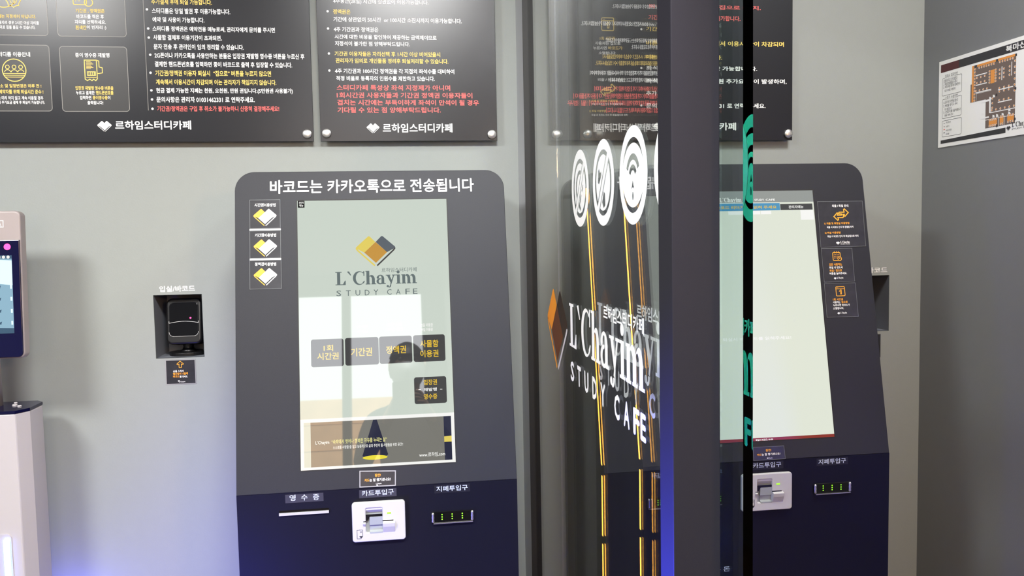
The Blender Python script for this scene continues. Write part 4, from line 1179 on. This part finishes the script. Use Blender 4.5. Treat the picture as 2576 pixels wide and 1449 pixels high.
def build_cards():
    F = K1.face
    tiers = [((-.2713, .2362, -.2043, .3020), 'top card', 'cardA', (-.2380, .2655)), ((-.2716, .1690, -.2040, .2314), 'middle card', 'cardB', (-.2378, .1963)), ((-.2722, .1000, -.2035, .1650), 'bottom card', 'cardC', (-.2382, .1316))]
    for (a, b, c, d), nm, key, (lx, ly) in tiers:
        o = card(F, [(a, b), (c, b), (c, d), (a, d)], 'black card with yellow and white book, %s of three on the outer kiosk' % nm, 'card', group='three how-to cards on the outer kiosk')
        MB().rows(F, TXT[key], 'w', .0013, .015).build('lettering', o)
        q = MB()
        book(q, F, lx, ly, .0500, ('o', 'w', 'w', 'o', 'w'), .0013)
        q.build('logo', o, 'yellow and white open book')
    for z, nm in ((.2338, 'upper'), (.1669, 'lower')):
        tag(MB().box(F, -.2716, z - .0019, .0002, -.2040, z + .0019, .0014, 'strip').build('paper_strip'), 'thin white paper strip, %s of two between the how-to cards' % nm, 'strip', 'white strips between cards')
    o = card(F, [PTS['k1f'][11], PTS['k1f'][10], PTS['k1f'][9], PTS['k1f'][8]], 'small white-bordered reminder note under the outer kiosk display', 'card', 'reminder_note', None, 'lace', .0022, .0012)
    MB().rows(F, TXT['k1note'], MATS, .0013, .02).build('lettering', o)
    q = MB()
    gem(q, F, -.0055, -.3380, .0042, 'w', .0013)
    q.build('logo', o)
    # inner kiosk
    F = K2.face
    c = PTS['k2c']
    o = card(F, [c[3], c[2], c[1], c[0]], 'large black card with orange double arrow on the inner kiosk', 'card', group='instruction cards on the inner kiosk')
    MB().rows(F, TXT['cardD'], MATS, .0013, .02).build('lettering', o)
    q = MB()
    swap_arrows(q, F, .2362, .2371, .0385, 'o', .0013)
    q.build('icon', o, 'orange double arrow')
    q = MB()
    gem(q, F, .2212, .1663, .0098, 'w', .0013)
    slab(q, F, .2276, .2520, .1655, .0050, 'w', .0013)
    q.build('logo', o, 'white logo')
    o = card(F, [c[7], c[6], c[5], c[4]], 'small black card with orange calendar and clock on the inner kiosk', 'card', group='instruction cards on the inner kiosk')
    MB().rows(F, TXT['cardE'], MATS, .0013, .02).build('lettering', o)
    q = MB()
    calendar_clock(q, F, .2150, .1330, .0225, 'o', .0013)
    q.build('icon', o, 'orange calendar with clock')
    q = MB()
    gem(q, F, .2056, .0795, .0070, 'w', .0013)
    slab(q, F, .2104, .2267, .0782, .0040, 'w', .0013)
    q.build('logo', o, 'white logo')
    o = card(F, [c[11], c[10], c[9], c[8]], 'small black card with orange number one icon, lowest on the inner kiosk', 'card', group='instruction cards on the inner kiosk')
    MB().rows(F, TXT['cardF'], MATS, .0013, .02).build('lettering', o)
    q = MB()
    calendar_one(q, F, .2160, .0472, .0225, 'o', .0013)
    q.build('icon', o, 'orange number one icon')
    q = MB()
    gem(q, F, .2064, -.0058, .0070, 'w', .0013)
    slab(q, F, .2112, .2275, -.0072, .0040, 'w', .0013)
    q.build('logo', o, 'white logo')
    o = card(F, [(-.0380, -.3430), (.0411, -.3430), (.0398, -.3120), (-.0370, -.3115)], 'small dark reminder note under the inner kiosk display', 'card', 'reminder_note')
    MB().rows(F, TXT['k2note'], MATS, .0013, .02).build('lettering', o)
    q = MB()
    gem(q, F, -.0030, -.3385, .0042, 'w', .0013)
    q.build('logo', o)
    # below the wall niches
    a, b, c2, d = -.6149, 1.0637, -.5377, 1.1299
    o = card(WALL, [(a, b), (c2, b - .0005), (c2, d), (a + .0005, d)], 'crinkled dark note with orange arrow below the barcode scanner niche', 'card', 'instruction_note', None, 'lace', .0020, .0011)
    MB().rows(WALL, TXT['noteA'], MATS, .0013, .02).build('lettering', o)
    q = MB()
    ax, ay = -.5768, 1.1170
    q.ribbon(WALL, [(ax, ay + .0085), (ax + .0085, ay + .001), (ax + .0065, ay - .001), (ax + .0030, ay + .001), (ax + .0030, ay - .0085), (ax - .0030, ay - .0085), (ax - .0030, ay + .001), (ax - .0065, ay - .001), (ax - .0085, ay + .001)], .0014, 'o', .0013, True)
    q.build('icon', o, 'orange up arrow')
    q = MB()
    gem(q, WALL, -.5820, 1.0728, .0055, 'w', .0013)
    q.build('logo', o)
    card(WALL, [(1.3450, 1.0560), (1.4200, 1.0560), (1.4198, 1.1261), (1.3450, 1.1270)], 'dark note below the wall niche, mostly hidden by the inner kiosk', 'card', 'instruction_note')


build_cards()


# ------------------------------------------------------------------ wall lettering, scanner, poster
def build_wall_items():
    tag(MB().rows(WALL, TXT['wallA'], 'w', .0006, .025).build('wall_lettering'), 'white lettering on the grey wall above the barcode scanner', 'lettering')
    tag(MB().rows(WALL, TXT['wallB'], 'w', .0006, .025).build('wall_lettering'), 'white lettering above the niche right of the inner kiosk', 'lettering')
    # desktop barcode scanner standing in the niche, tilted head
    t = thing('barcode_scanner', (-.5690, .055, 1.1342), 'black desktop barcode scanner standing in the wall niche', 'scanner')
    V = Frame((-.5690, .062, 1.1342), (1, 0, 0), (0, 1, 0), (0, 0, 1))
    q = MB()
    q.plate(V, [circ(0, -.012, .0460, 36, .036)], 'black', .0005, .0110, .002, 2)
    q.build('base', t)
    MB().lathe(V, 0, 0, [(.024, .0110), (.016, .015), (.013, .022), (.015, .032), (.020, .036)], 'black', 24).build('neck', t)
    a = math.radians(8)
    Hd = Frame((-.5690, .030, 1.2285), (1, 0, 0), (0, math.sin(a), math.cos(a)), (0, -math.cos(a), math.sin(a)))
    q = MB()
    q.plate(Hd, [rr(-.0455, -.0620, .0455, .0620, .016, 8)], 'black', -.052, .004, .006, 4)
    q.build('housing', t, 'rounded black housing')
    q = MB()
    q.plate(Hd, [rr(-.0375, -.0405, .0375, .0500, .012, 8)], 'blackgloss', .0035, .0060, .0015, 2)
    q.build('window', t, 'glossy dark window')
    q = MB()
    top = [(-.0375 + .075 * i / 16, -.0050 + .0045 * math.sin(math.pi * i / 16)) for i in range(17)]
    q.ribbon(Hd, [(-.0375, .0)] + top + [(.0375, .0)], .0010, 'silver', .0064)
    q.ribbon(Hd, rr(-.0375, -.0405, .0375, .0500, .012, 8)[:9] + rr(-.0375, -.0405, .0375, .0500, .012, 8)[9:18], .0008, 'silver', .0063)
    q.build('trim_line', t, 'thin silver line')
    MB().disc(Hd, .0175, .0080, .0024, 'led_red', .0066, 16).build('indicator_light', t, 'small red light')
    # floor plan poster on the right wall
    v0, v1, a, b = 1.6670, 1.9090, .0730, .5000
    R = RWALL
    o = tag(MB().box(R, a, v0, .0003, b, v1, .0016, 'paper').build('floor_plan_poster'), 'white floor plan poster with dark header on the right wall', 'poster')
    h = .0019
    q = MB()
    q.poly(R, [(.0815, 1.8768), (.4920, 1.8768), (.4920, 1.8985), (.0815, 1.8985)], 'k', h)
    q.poly(R, [(.0815, 1.8768), (.1580, 1.8768), (.1580, 1.8985), (.0815, 1.8985)], 'maroon', h + .0001)
    q.text(R, '북마산점', .3350, .4260, 1.8795, 1.8965, 'w', h + .0002, .03)
    q.build('header', o, 'dark header band with white lettering')
    q = MB()
    q.poly(R, [(.0850, 1.6772), (.3394, 1.6780), (.3394, 1.6915), (.0850, 1.6865)], 'k', h)
    q.build('footer', o, 'dark footer band')
    q = MB()
    for u0, w0, u1, w1 in ((.0890, 1.8108, .1700, 1.8590), (.0902, 1.7475, .1706, 1.8008), (.0908, 1.6955, .1718, 1.7405)):
        q.ribbon(R, rr(u0, w0, u1, w1, .003, 3), .0009, 'k', h, True)
    for tx, c, u0, u1, w0, w1 in TXT['rwt'][1:]:
        if tx.endswith('방법'):
            q.poly(R, [(u0 - .001, w0), (u1 + .001, w0), (u1 + .001, w1), (u0 - .001, w1)], 'paper', h + .0001)
        q.text(R, tx, u0, u1, w0, w1, 'k', h + .0002, .0)
    q.poly(R, [(.0965, 1.7145), (.1030, 1.7145), (.1030, 1.7165), (.0965, 1.7165)], 'r', h)
    q.poly(R, [(.0965, 1.7055), (.1030, 1.7055), (.1030, 1.7075), (.0965, 1.7075)], 'k', h)
    q.poly(R, [(.0965, 1.7325), (.1030, 1.7325), (.1030, 1.7335), (.0965, 1.7335)], 'k', h)
    q.disc(R, .0995, 1.7240, .0015, 'maroon', h, 10)
    q.build('lettering', o, 'three framed text boxes')
    q = MB()
    floor_plan(q, R, h)
    q.build('drawing', o, 'brown and orange seat plan')
    q = MB()
    gem(q, R, .3495, 1.6895, .0150, 'k', h)
    slab(q, R, .3610, .4250, 1.6895, .0120, 'k', h)
    q.text(R, 'STUDY CAFE', .3610, .4250, 1.6825, 1.6865, 'k', h, .0)
    q.build('logo', o, 'dark house logo')


def floor_plan(q, R, h):
    U = lambda a: .2060 + a * .1650
    V = lambda b: 1.6985 + b * .1720
    P = lambda L: [(U(a), V(b)) for a, b in L]
    q.poly(R, P([(0, .44), (.36, .44), (.36, 0), (1, 0), (1, 1), (.03, 1), (.03, .72), (0, .72)]), 'plan', h)
    h1, h2, h3 = h + .0001, h + .0002, h + .0003
    box = lambda a, b, c, d, m, hh=h1: q.poly(R, P([(a, b), (c, b), (c, d), (a, d)]), m, hh)
    box(.03, .44, .075, 1, 'plan_orange')
    box(.15, .965, .57, 1, 'plan_orange')
    box(.62, .965, .98, 1, 'plan_orange')
    box(.46, .66, .55, .86, 'plan_orange')
    for a, b, c, d in ((.44, .04, .62, .10), (.68, .04, .76, .12), (.84, .05, .98, .12)):
        box(a, b, c, d, 'plan_orange')

    def seat(a, b):
        q.disc(R, U(a), V(b), .0030, 'paper', h2, 10)
        q.disc(R, U(a) + .0006, V(b), .0022, 'plan_orange', h3, 10)
    for i in range(11):
        seat(.10, .46 + i * .048)
    for i in range(7):
        seat(.20 + i * .055, .945)
    for i in range(6):
        seat(.66 + i * .055, .945)
    for i in range(5):
        seat(.435, .68 + i * .042)
        seat(.575, .68 + i * .042)
    for b in (.71, .77, .83):
        seat(.66, b)
        seat(.75, b)
        seat(.87, b + .01)
    box(.698, .67, .715, .87, 'paper')
    box(.905, .70, .92, .90, 'paper')
    for i in range(3):
        seat(.15 + i * .09, .80)
        seat(.15 + i * .09, .72)
        seat(.66 + i * .10, .56)
        seat(.66 + i * .10, .51)
        seat(.66 + i * .10, .38)
    box(.12, .83, .38, .845, 'paper')
    box(.12, .68, .38, .695, 'paper')
    box(.63, .53, .95, .545, 'paper')
    box(.63, .345, .93, .36, 'paper')
    for i in range(4):
        seat(.13 + i * .085, .60)
    box(.12, .565, .48, .58, 'paper')
    for i in range(6):
        seat(.98, .90 - i * .085)
        seat(.50 + i * .095, .255)
    box(.47, .215, 1, .228, 'paper')
    for i in range(3):
        seat(.51, .43 - i * .07)
    box(.14, .45, .145, .56, 'paper')
    box(.14, .555, .48, .56, 'paper')
    box(.26, .40, .44, .43, 'paper')
    box(.44, .22, .475, .42, 'paper')
    box(.28, .23, .33, .36, 'paper')
    box(.26, .15, .44, .175, 'paper')
    box(.36, .12, 1, .128, 'paper')
    box(.77, 0, .78, .14, 'paper')
    box(.65, 0, .66, .14, 'paper')
    for a, b in ((.52, .44), (.52, .14), (.60, .14), (.72, .14), (.86, .14), (.86, .19), (.44, .42)):
        q.poly(R, P([(a, b), (a + .05, b), (a + .04, b + .035), (a, b + .045)]), 'paper', h2)
    for a, b in ((.12, .98), (.60, .98), (1.0, .98), (1.0, .50), (1.0, .06), (.62, .01), (.60, .47)):
        box(a - .018, b - .018, a + .018, b + .018, 'k', h3)
    for i in range(5):
        seat(.455 + i * .037, .115)
        seat(.455 + i * .037, .025)
    for i in range(2):
        seat(.70 + i * .04, .135)
        seat(.70 + i * .04, .025)
    for i in range(3):
        seat(.86 + i * .05, .135)
        seat(.86 + i * .05, .035)


build_wall_items()


# ------------------------------------------------------------------ face recognition stand at the left
def build_stand():
    d = CAM_Y + 2.08                                  # y of the front face
    t = thing('temperature_check_stand', (-.997, d + .06, 0), 'white pillar stand with a tilted face scanner screen against the grey wall', 'scanner stand')
    V = WORLD
    x0, x1, y0, y1, zt, ch = -1.108, -.886, d, d + .125, 1.043, .020
    lp = [(x0 + ch, y0), (x1 - ch, y0), (x1, y0 + .033), (x1, y1 - ch), (x1 - ch, y1), (x0 + ch, y1), (x0, y1 - ch), (x0, y0 + .033)]
    bevel(MB().prism(V, lp, 0.02, zt, 'white_gloss').build('pillar', t, 'white upright body'), .003)
    lpb = [(a + (.02 if a > -1 else -.02), b + (.02 if b > d + .06 else -.02)) for a, b in lp]
    MB().prism(V, lpb, 0.0, .02, 'white_gloss').build('base', t)
    cap = MB().prism(V, [(-.997 + (a + .997) * 1.005, (d + .0625) + (b - d - .0625) * 1.01) for a, b in lp], zt, zt + .007, 'navy_gloss').build('top_cap', t, 'dark glossy cap')
    q = MB()
    for cx, cy, r in ((-.985, d + .050, .022), (-.935, d + .070, .006), (-.945, d + .098, .004), (-.918, d + .055, .005)):
        q.lathe(Frame((0, 0, zt + .007), (1, 0, 0), (0, 1, 0), (0, 0, 1)), cx, cy, [(r, 0), (r, .0015), (r * .8, .003)], 'white_gloss', 24)
    q.build('sensor_window', cap, 'white round window')
    MB().lathe(Frame((0, 0, 0), (1, 0, 0), (0, 1, 0), (0, 0, 1)), -1.000, d + .075, [(.034, zt + .006), (.033, 1.26)], 'pinkgrey', 28).build('pole', t)
    # LED slot in the front face
    fr = Frame((0, d, 0), (1, 0, 0), (0, 0, 1), (0, -1, 0))
    MB().plate(fr, [rr(-1.070, .20, -.9290, .7550, .012, 5)], 'white_gloss', 0, .002).build('light_frame', t)
    for a, b in ((-.9460, -.9330), (-1.0660, -1.0530)):
        MB().plate(fr, [rr(a, .21, b, .745, .006, 5)], 'led_blue', .002, .008, .001).build('light_strip', t, 'blue white light strip')
    # tilted terminal
    a = math.radians(3)
    T = Frame((-.9820, CAM_Y + 2.075, 1.352), (1, 0, 0), (0, math.sin(a), math.cos(a)), (0, -math.cos(a), math.sin(a)))
    hx = .1120
    o = MB().plate(T, [rr(-hx, -.1750, hx, .1700, .013, 8)], 'pinkgrey', -.030, .0, .004, 3).build('terminal', t, 'pinkish grey face scanner terminal')
    MB().plate(T, [rr(-hx + .002, -.1725, hx - .002, .1015, .012, 8, (1, 1, 0, 0))], 'navy_gloss', -.001, .004, .0015, 2).build('front_glass', o, 'dark navy glass')
    q = MB()
    sx0, sx1, sy0, sy1 = -.092, .0925, -.1160, .0660
    q.poly(T, [(sx0, sy0), (sx1, sy0), (sx1, sy1), (sx0, sy1)], 'scr_ter', .0044)
    q.poly(T, [(sx0, sy1 - .045), (sx1, sy1 - .070), (sx1, sy1 - .012), (sx0, sy1)], 'scr_ter2', .0046)
    q.poly(T, [(sx0, sy1), (sx1, sy1 - .008), (sx1, sy1), ], 'scr_ter3', .0047)
    for j in range(4):
        for i in range(3):
            u, v = sx0 + .055 + i * .058 + .008, sy0 + .020 + j * .028
            q.poly(T, [(u, v), (u + .004, v), (u + .004, v + .009), (u, v + .009)], 'scr_ter2', .0046)
            q.poly(T, [(u - .030, v + .004), (u - .020, v + .008), (u - .022, v + .0005)], 'scr_ter3', .0046)
    q.poly(T, [(sx0, sy0), (sx1, sy0), (sx1, sy0 + .012), (sx0, sy0 + .020)], 'scr_ter3', .0045)
    for i in range(3):
        q.disc(T, .0650 + i * .010, .0620, .0036, 'scr_W', .0048, 12)
    q.build('display', o, 'pale blue live view')
    q = MB()
    q.disc(T, .0837, .0858, .0075, 'led_red', .0045, 20)
    q.build('indicator_light', o, 'red light')
    q = MB()
    q.ribbon(T, [(.061, .132), (.061, .147), (.075, .147), (.075, .132)], .0016, 'w', .0006, True)
    q.ribbon(T, [(.065, .132), (.068, .141), (.071, .132)], .0014, 'w', .0006)
    q.build('logo', o, 'small white mark')


build_stand()


# ------------------------------------------------------------------ the visitor seen mirrored in the outer display
def skin_mesh(nodes, edges, root, levels=2):
    me = bpy.data.meshes.new('figure')
    me.from_pydata([n[0] for n in nodes], edges, [])
    o = bpy.data.objects.new('figure', me)
    COL.objects.link(o)
    o.modifiers.new('skin', 'SKIN').use_smooth_shade = True
    for i, n in enumerate(nodes):
        r = n[1]
        me.skin_vertices[0].data[i].radius = r if isinstance(r, tuple) else (r, r)
        me.skin_vertices[0].data[i].use_root = i == root
    o.modifiers.new('smooth', 'SUBSURF').levels = levels
    dg = bpy.context.evaluated_depsgraph_get()
    m2 = bpy.data.meshes.new_from_object(o.evaluated_get(dg))
    v, f = [tuple(x.co) for x in m2.vertices], [tuple(p.vertices) for p in m2.polygons]
    bpy.data.objects.remove(o)
    return v, f


def build_visitor():
    px, py = .035, -2.66
    N, E = [], []

    def add(x, y, z, r, to=None):
        N.append(((px + x, py + y, z), r))
        if to is not None:
            E.append((to, len(N) - 1))
        return len(N) - 1
    pel = add(0, 0, .93, (.155, .115))
    wst = add(0, .01, 1.08, (.140, .105), pel)
    chs = add(0, .02, 1.27, (.165, .115), wst)
    upc = add(0, .01, 1.40, (.125, .085), chs)
    nck = add(0, .02, 1.48, .052, upc)
    hd0 = add(0, .04, 1.56, (.066, .078), nck)
    hd1 = add(0, .04, 1.64, (.076, .092), hd0)
    add(0, .03, 1.70, (.060, .070), hd1)
    for s in (-1, 1):
        sh = add(s * .175, .01, 1.385, .060, upc)
        el = add(s * .225, .13, 1.16, .045, sh)
        fa = add(s * .15, .24, 1.27, .038, el)
        wr = add(s * .078, .325, 1.375, .027, fa)
        pl = add(s * .062, .350, 1.410, (.034, .018), wr)
        # four fingers behind the phone and a thumb at its side
        for i, (dz, ln) in enumerate(((.045, .030), (.030, .036), (.014, .034), (-.002, .026))):
            k = add(s * .062, .352, 1.412 + dz * .5, .0095, pl)
            k = add(s * (.062 - ln * .5), .366, 1.412 + dz, .0085, k)
            add(s * (.062 - ln * 1.1), .367, 1.414 + dz, .0075, k)
        k = add(s * .066, .335, 1.432, .011, pl)
        add(s * .052, .338, 1.462, .009, k)
        hp = add(s * .095, 0, .86, .088, pel)
        kn = add(s * .105, .02, .49, .060, hp)
        an = add(s * .110, -.02, .10, .042, kn)
        add(s * .115, .06, .045, (.044, .036), an)
        add(s * .120, .15, .035, (.040, .026), len(N) - 1)
    v, f = skin_mesh(N, E, pel)
    lo = min(p[2] for p in v)
    t = thing('person', (px, py, 0), 'person in dark jacket and white mask holding a phone, mirrored in the outer display', 'person')
    q = MB()
    q.v = [(x, y, z - lo) for x, y, z in v]
    q.slots = ['skin', 'jacket', 'trousers', 'shoe']
    for fc in f:
        c = [sum(v[i][k] for i in fc) / len(fc) for k in range(3)]
        dx, dy, z = c[0] - px, c[1] - py, c[2] - lo
        m = 3 if z < .09 else 2 if z < .93 else 0 if (z > 1.475 or (dy > .318 and z > 1.2)) else 1
        q.f.append(fc)
        q.m.append(m)
        q.sm.append(True)
    q.build('body', t)
    # face details, mask, cap of hair
    hz = 1.64 - lo
    fy = py + .04
    fr = Frame((px, fy, hz), (1, 0, 0), (0, 0, 1), (0, 1, 0))

    def shell(z0, z1, a0, a1, rx, ry, mat, name, label=None, grow=1.0, nose=0.0):
        m, nu, nv = MB(), 20, 8
        vs = []
        for j in range(nv + 1):
            z = z0 + (z1 - z0) * j / nv
            zz = max(-1, min(1, (z - .0) / .125))
            k = math.sqrt(max(.04, 1 - zz * zz)) * grow
            for i in range(nu + 1):
                a = math.radians(a0 + (a1 - a0) * i / nu)
                b = nose * math.exp(-((i - nu / 2) / 2.2) ** 2) * math.sin(math.pi * j / nv)
                vs.append((px + rx * k * math.cos(a), fy + (ry * k + b) * math.sin(a), hz + z))
        fs = [(j * (nu + 1) + i, j * (nu + 1) + i + 1, (j + 1) * (nu + 1) + i + 1, (j + 1) * (nu + 1) + i) for j in range(nv) for i in range(nu)]
        m.add(vs, fs, mat, True)
        return m.build(name, t, label)
    shell(-.09, .005, 10, 170, .088, .104, 'mask', 'face_mask', 'white face mask', 1.0, .018)
    shell(.045, .122, -180, 180, .092, .108, 'hair', 'hair', 'short dark hair', 1.02)
    shell(-.045, .06, 195, 345, .092, .108, 'hair', 'hair', None, 1.02)
    for s in (-1, 1):
        m = MB()
        m.lathe(Frame((px + s * .032, fy + .083, hz + .022), (1, 0, 0), (0, 0, 1), (0, 1, 0)), 0, 0, [(.011, 0), (.009, .006), (.003, .009)], 'eye', 14)
        m.build('eye', t)
        m = MB()
        m.lathe(Frame((px + s * .082, fy - .005, hz + .005), (0, 1, 0), (0, 0, 1), (s, 0, 0)), 0, 0, [(.016, -.006), (.024, .004), (.020, .010)], 'skin', 16)
        m.build('ear', t)
    P = Frame((px - .035, CAM_Y - .012, CAM_Z - .028), (1, 0, 0), (0, 0, 1), (0, -1, 0))
    o = MB().plate(P, [rr(-.037, -.078, .037, .078, .008, 5)], 'blackgloss', -.004, .004, .002, 2).build('phone')
    tag(o, 'black phone held up in both hands, seen mirrored in the outer display', 'phone')


build_visitor()
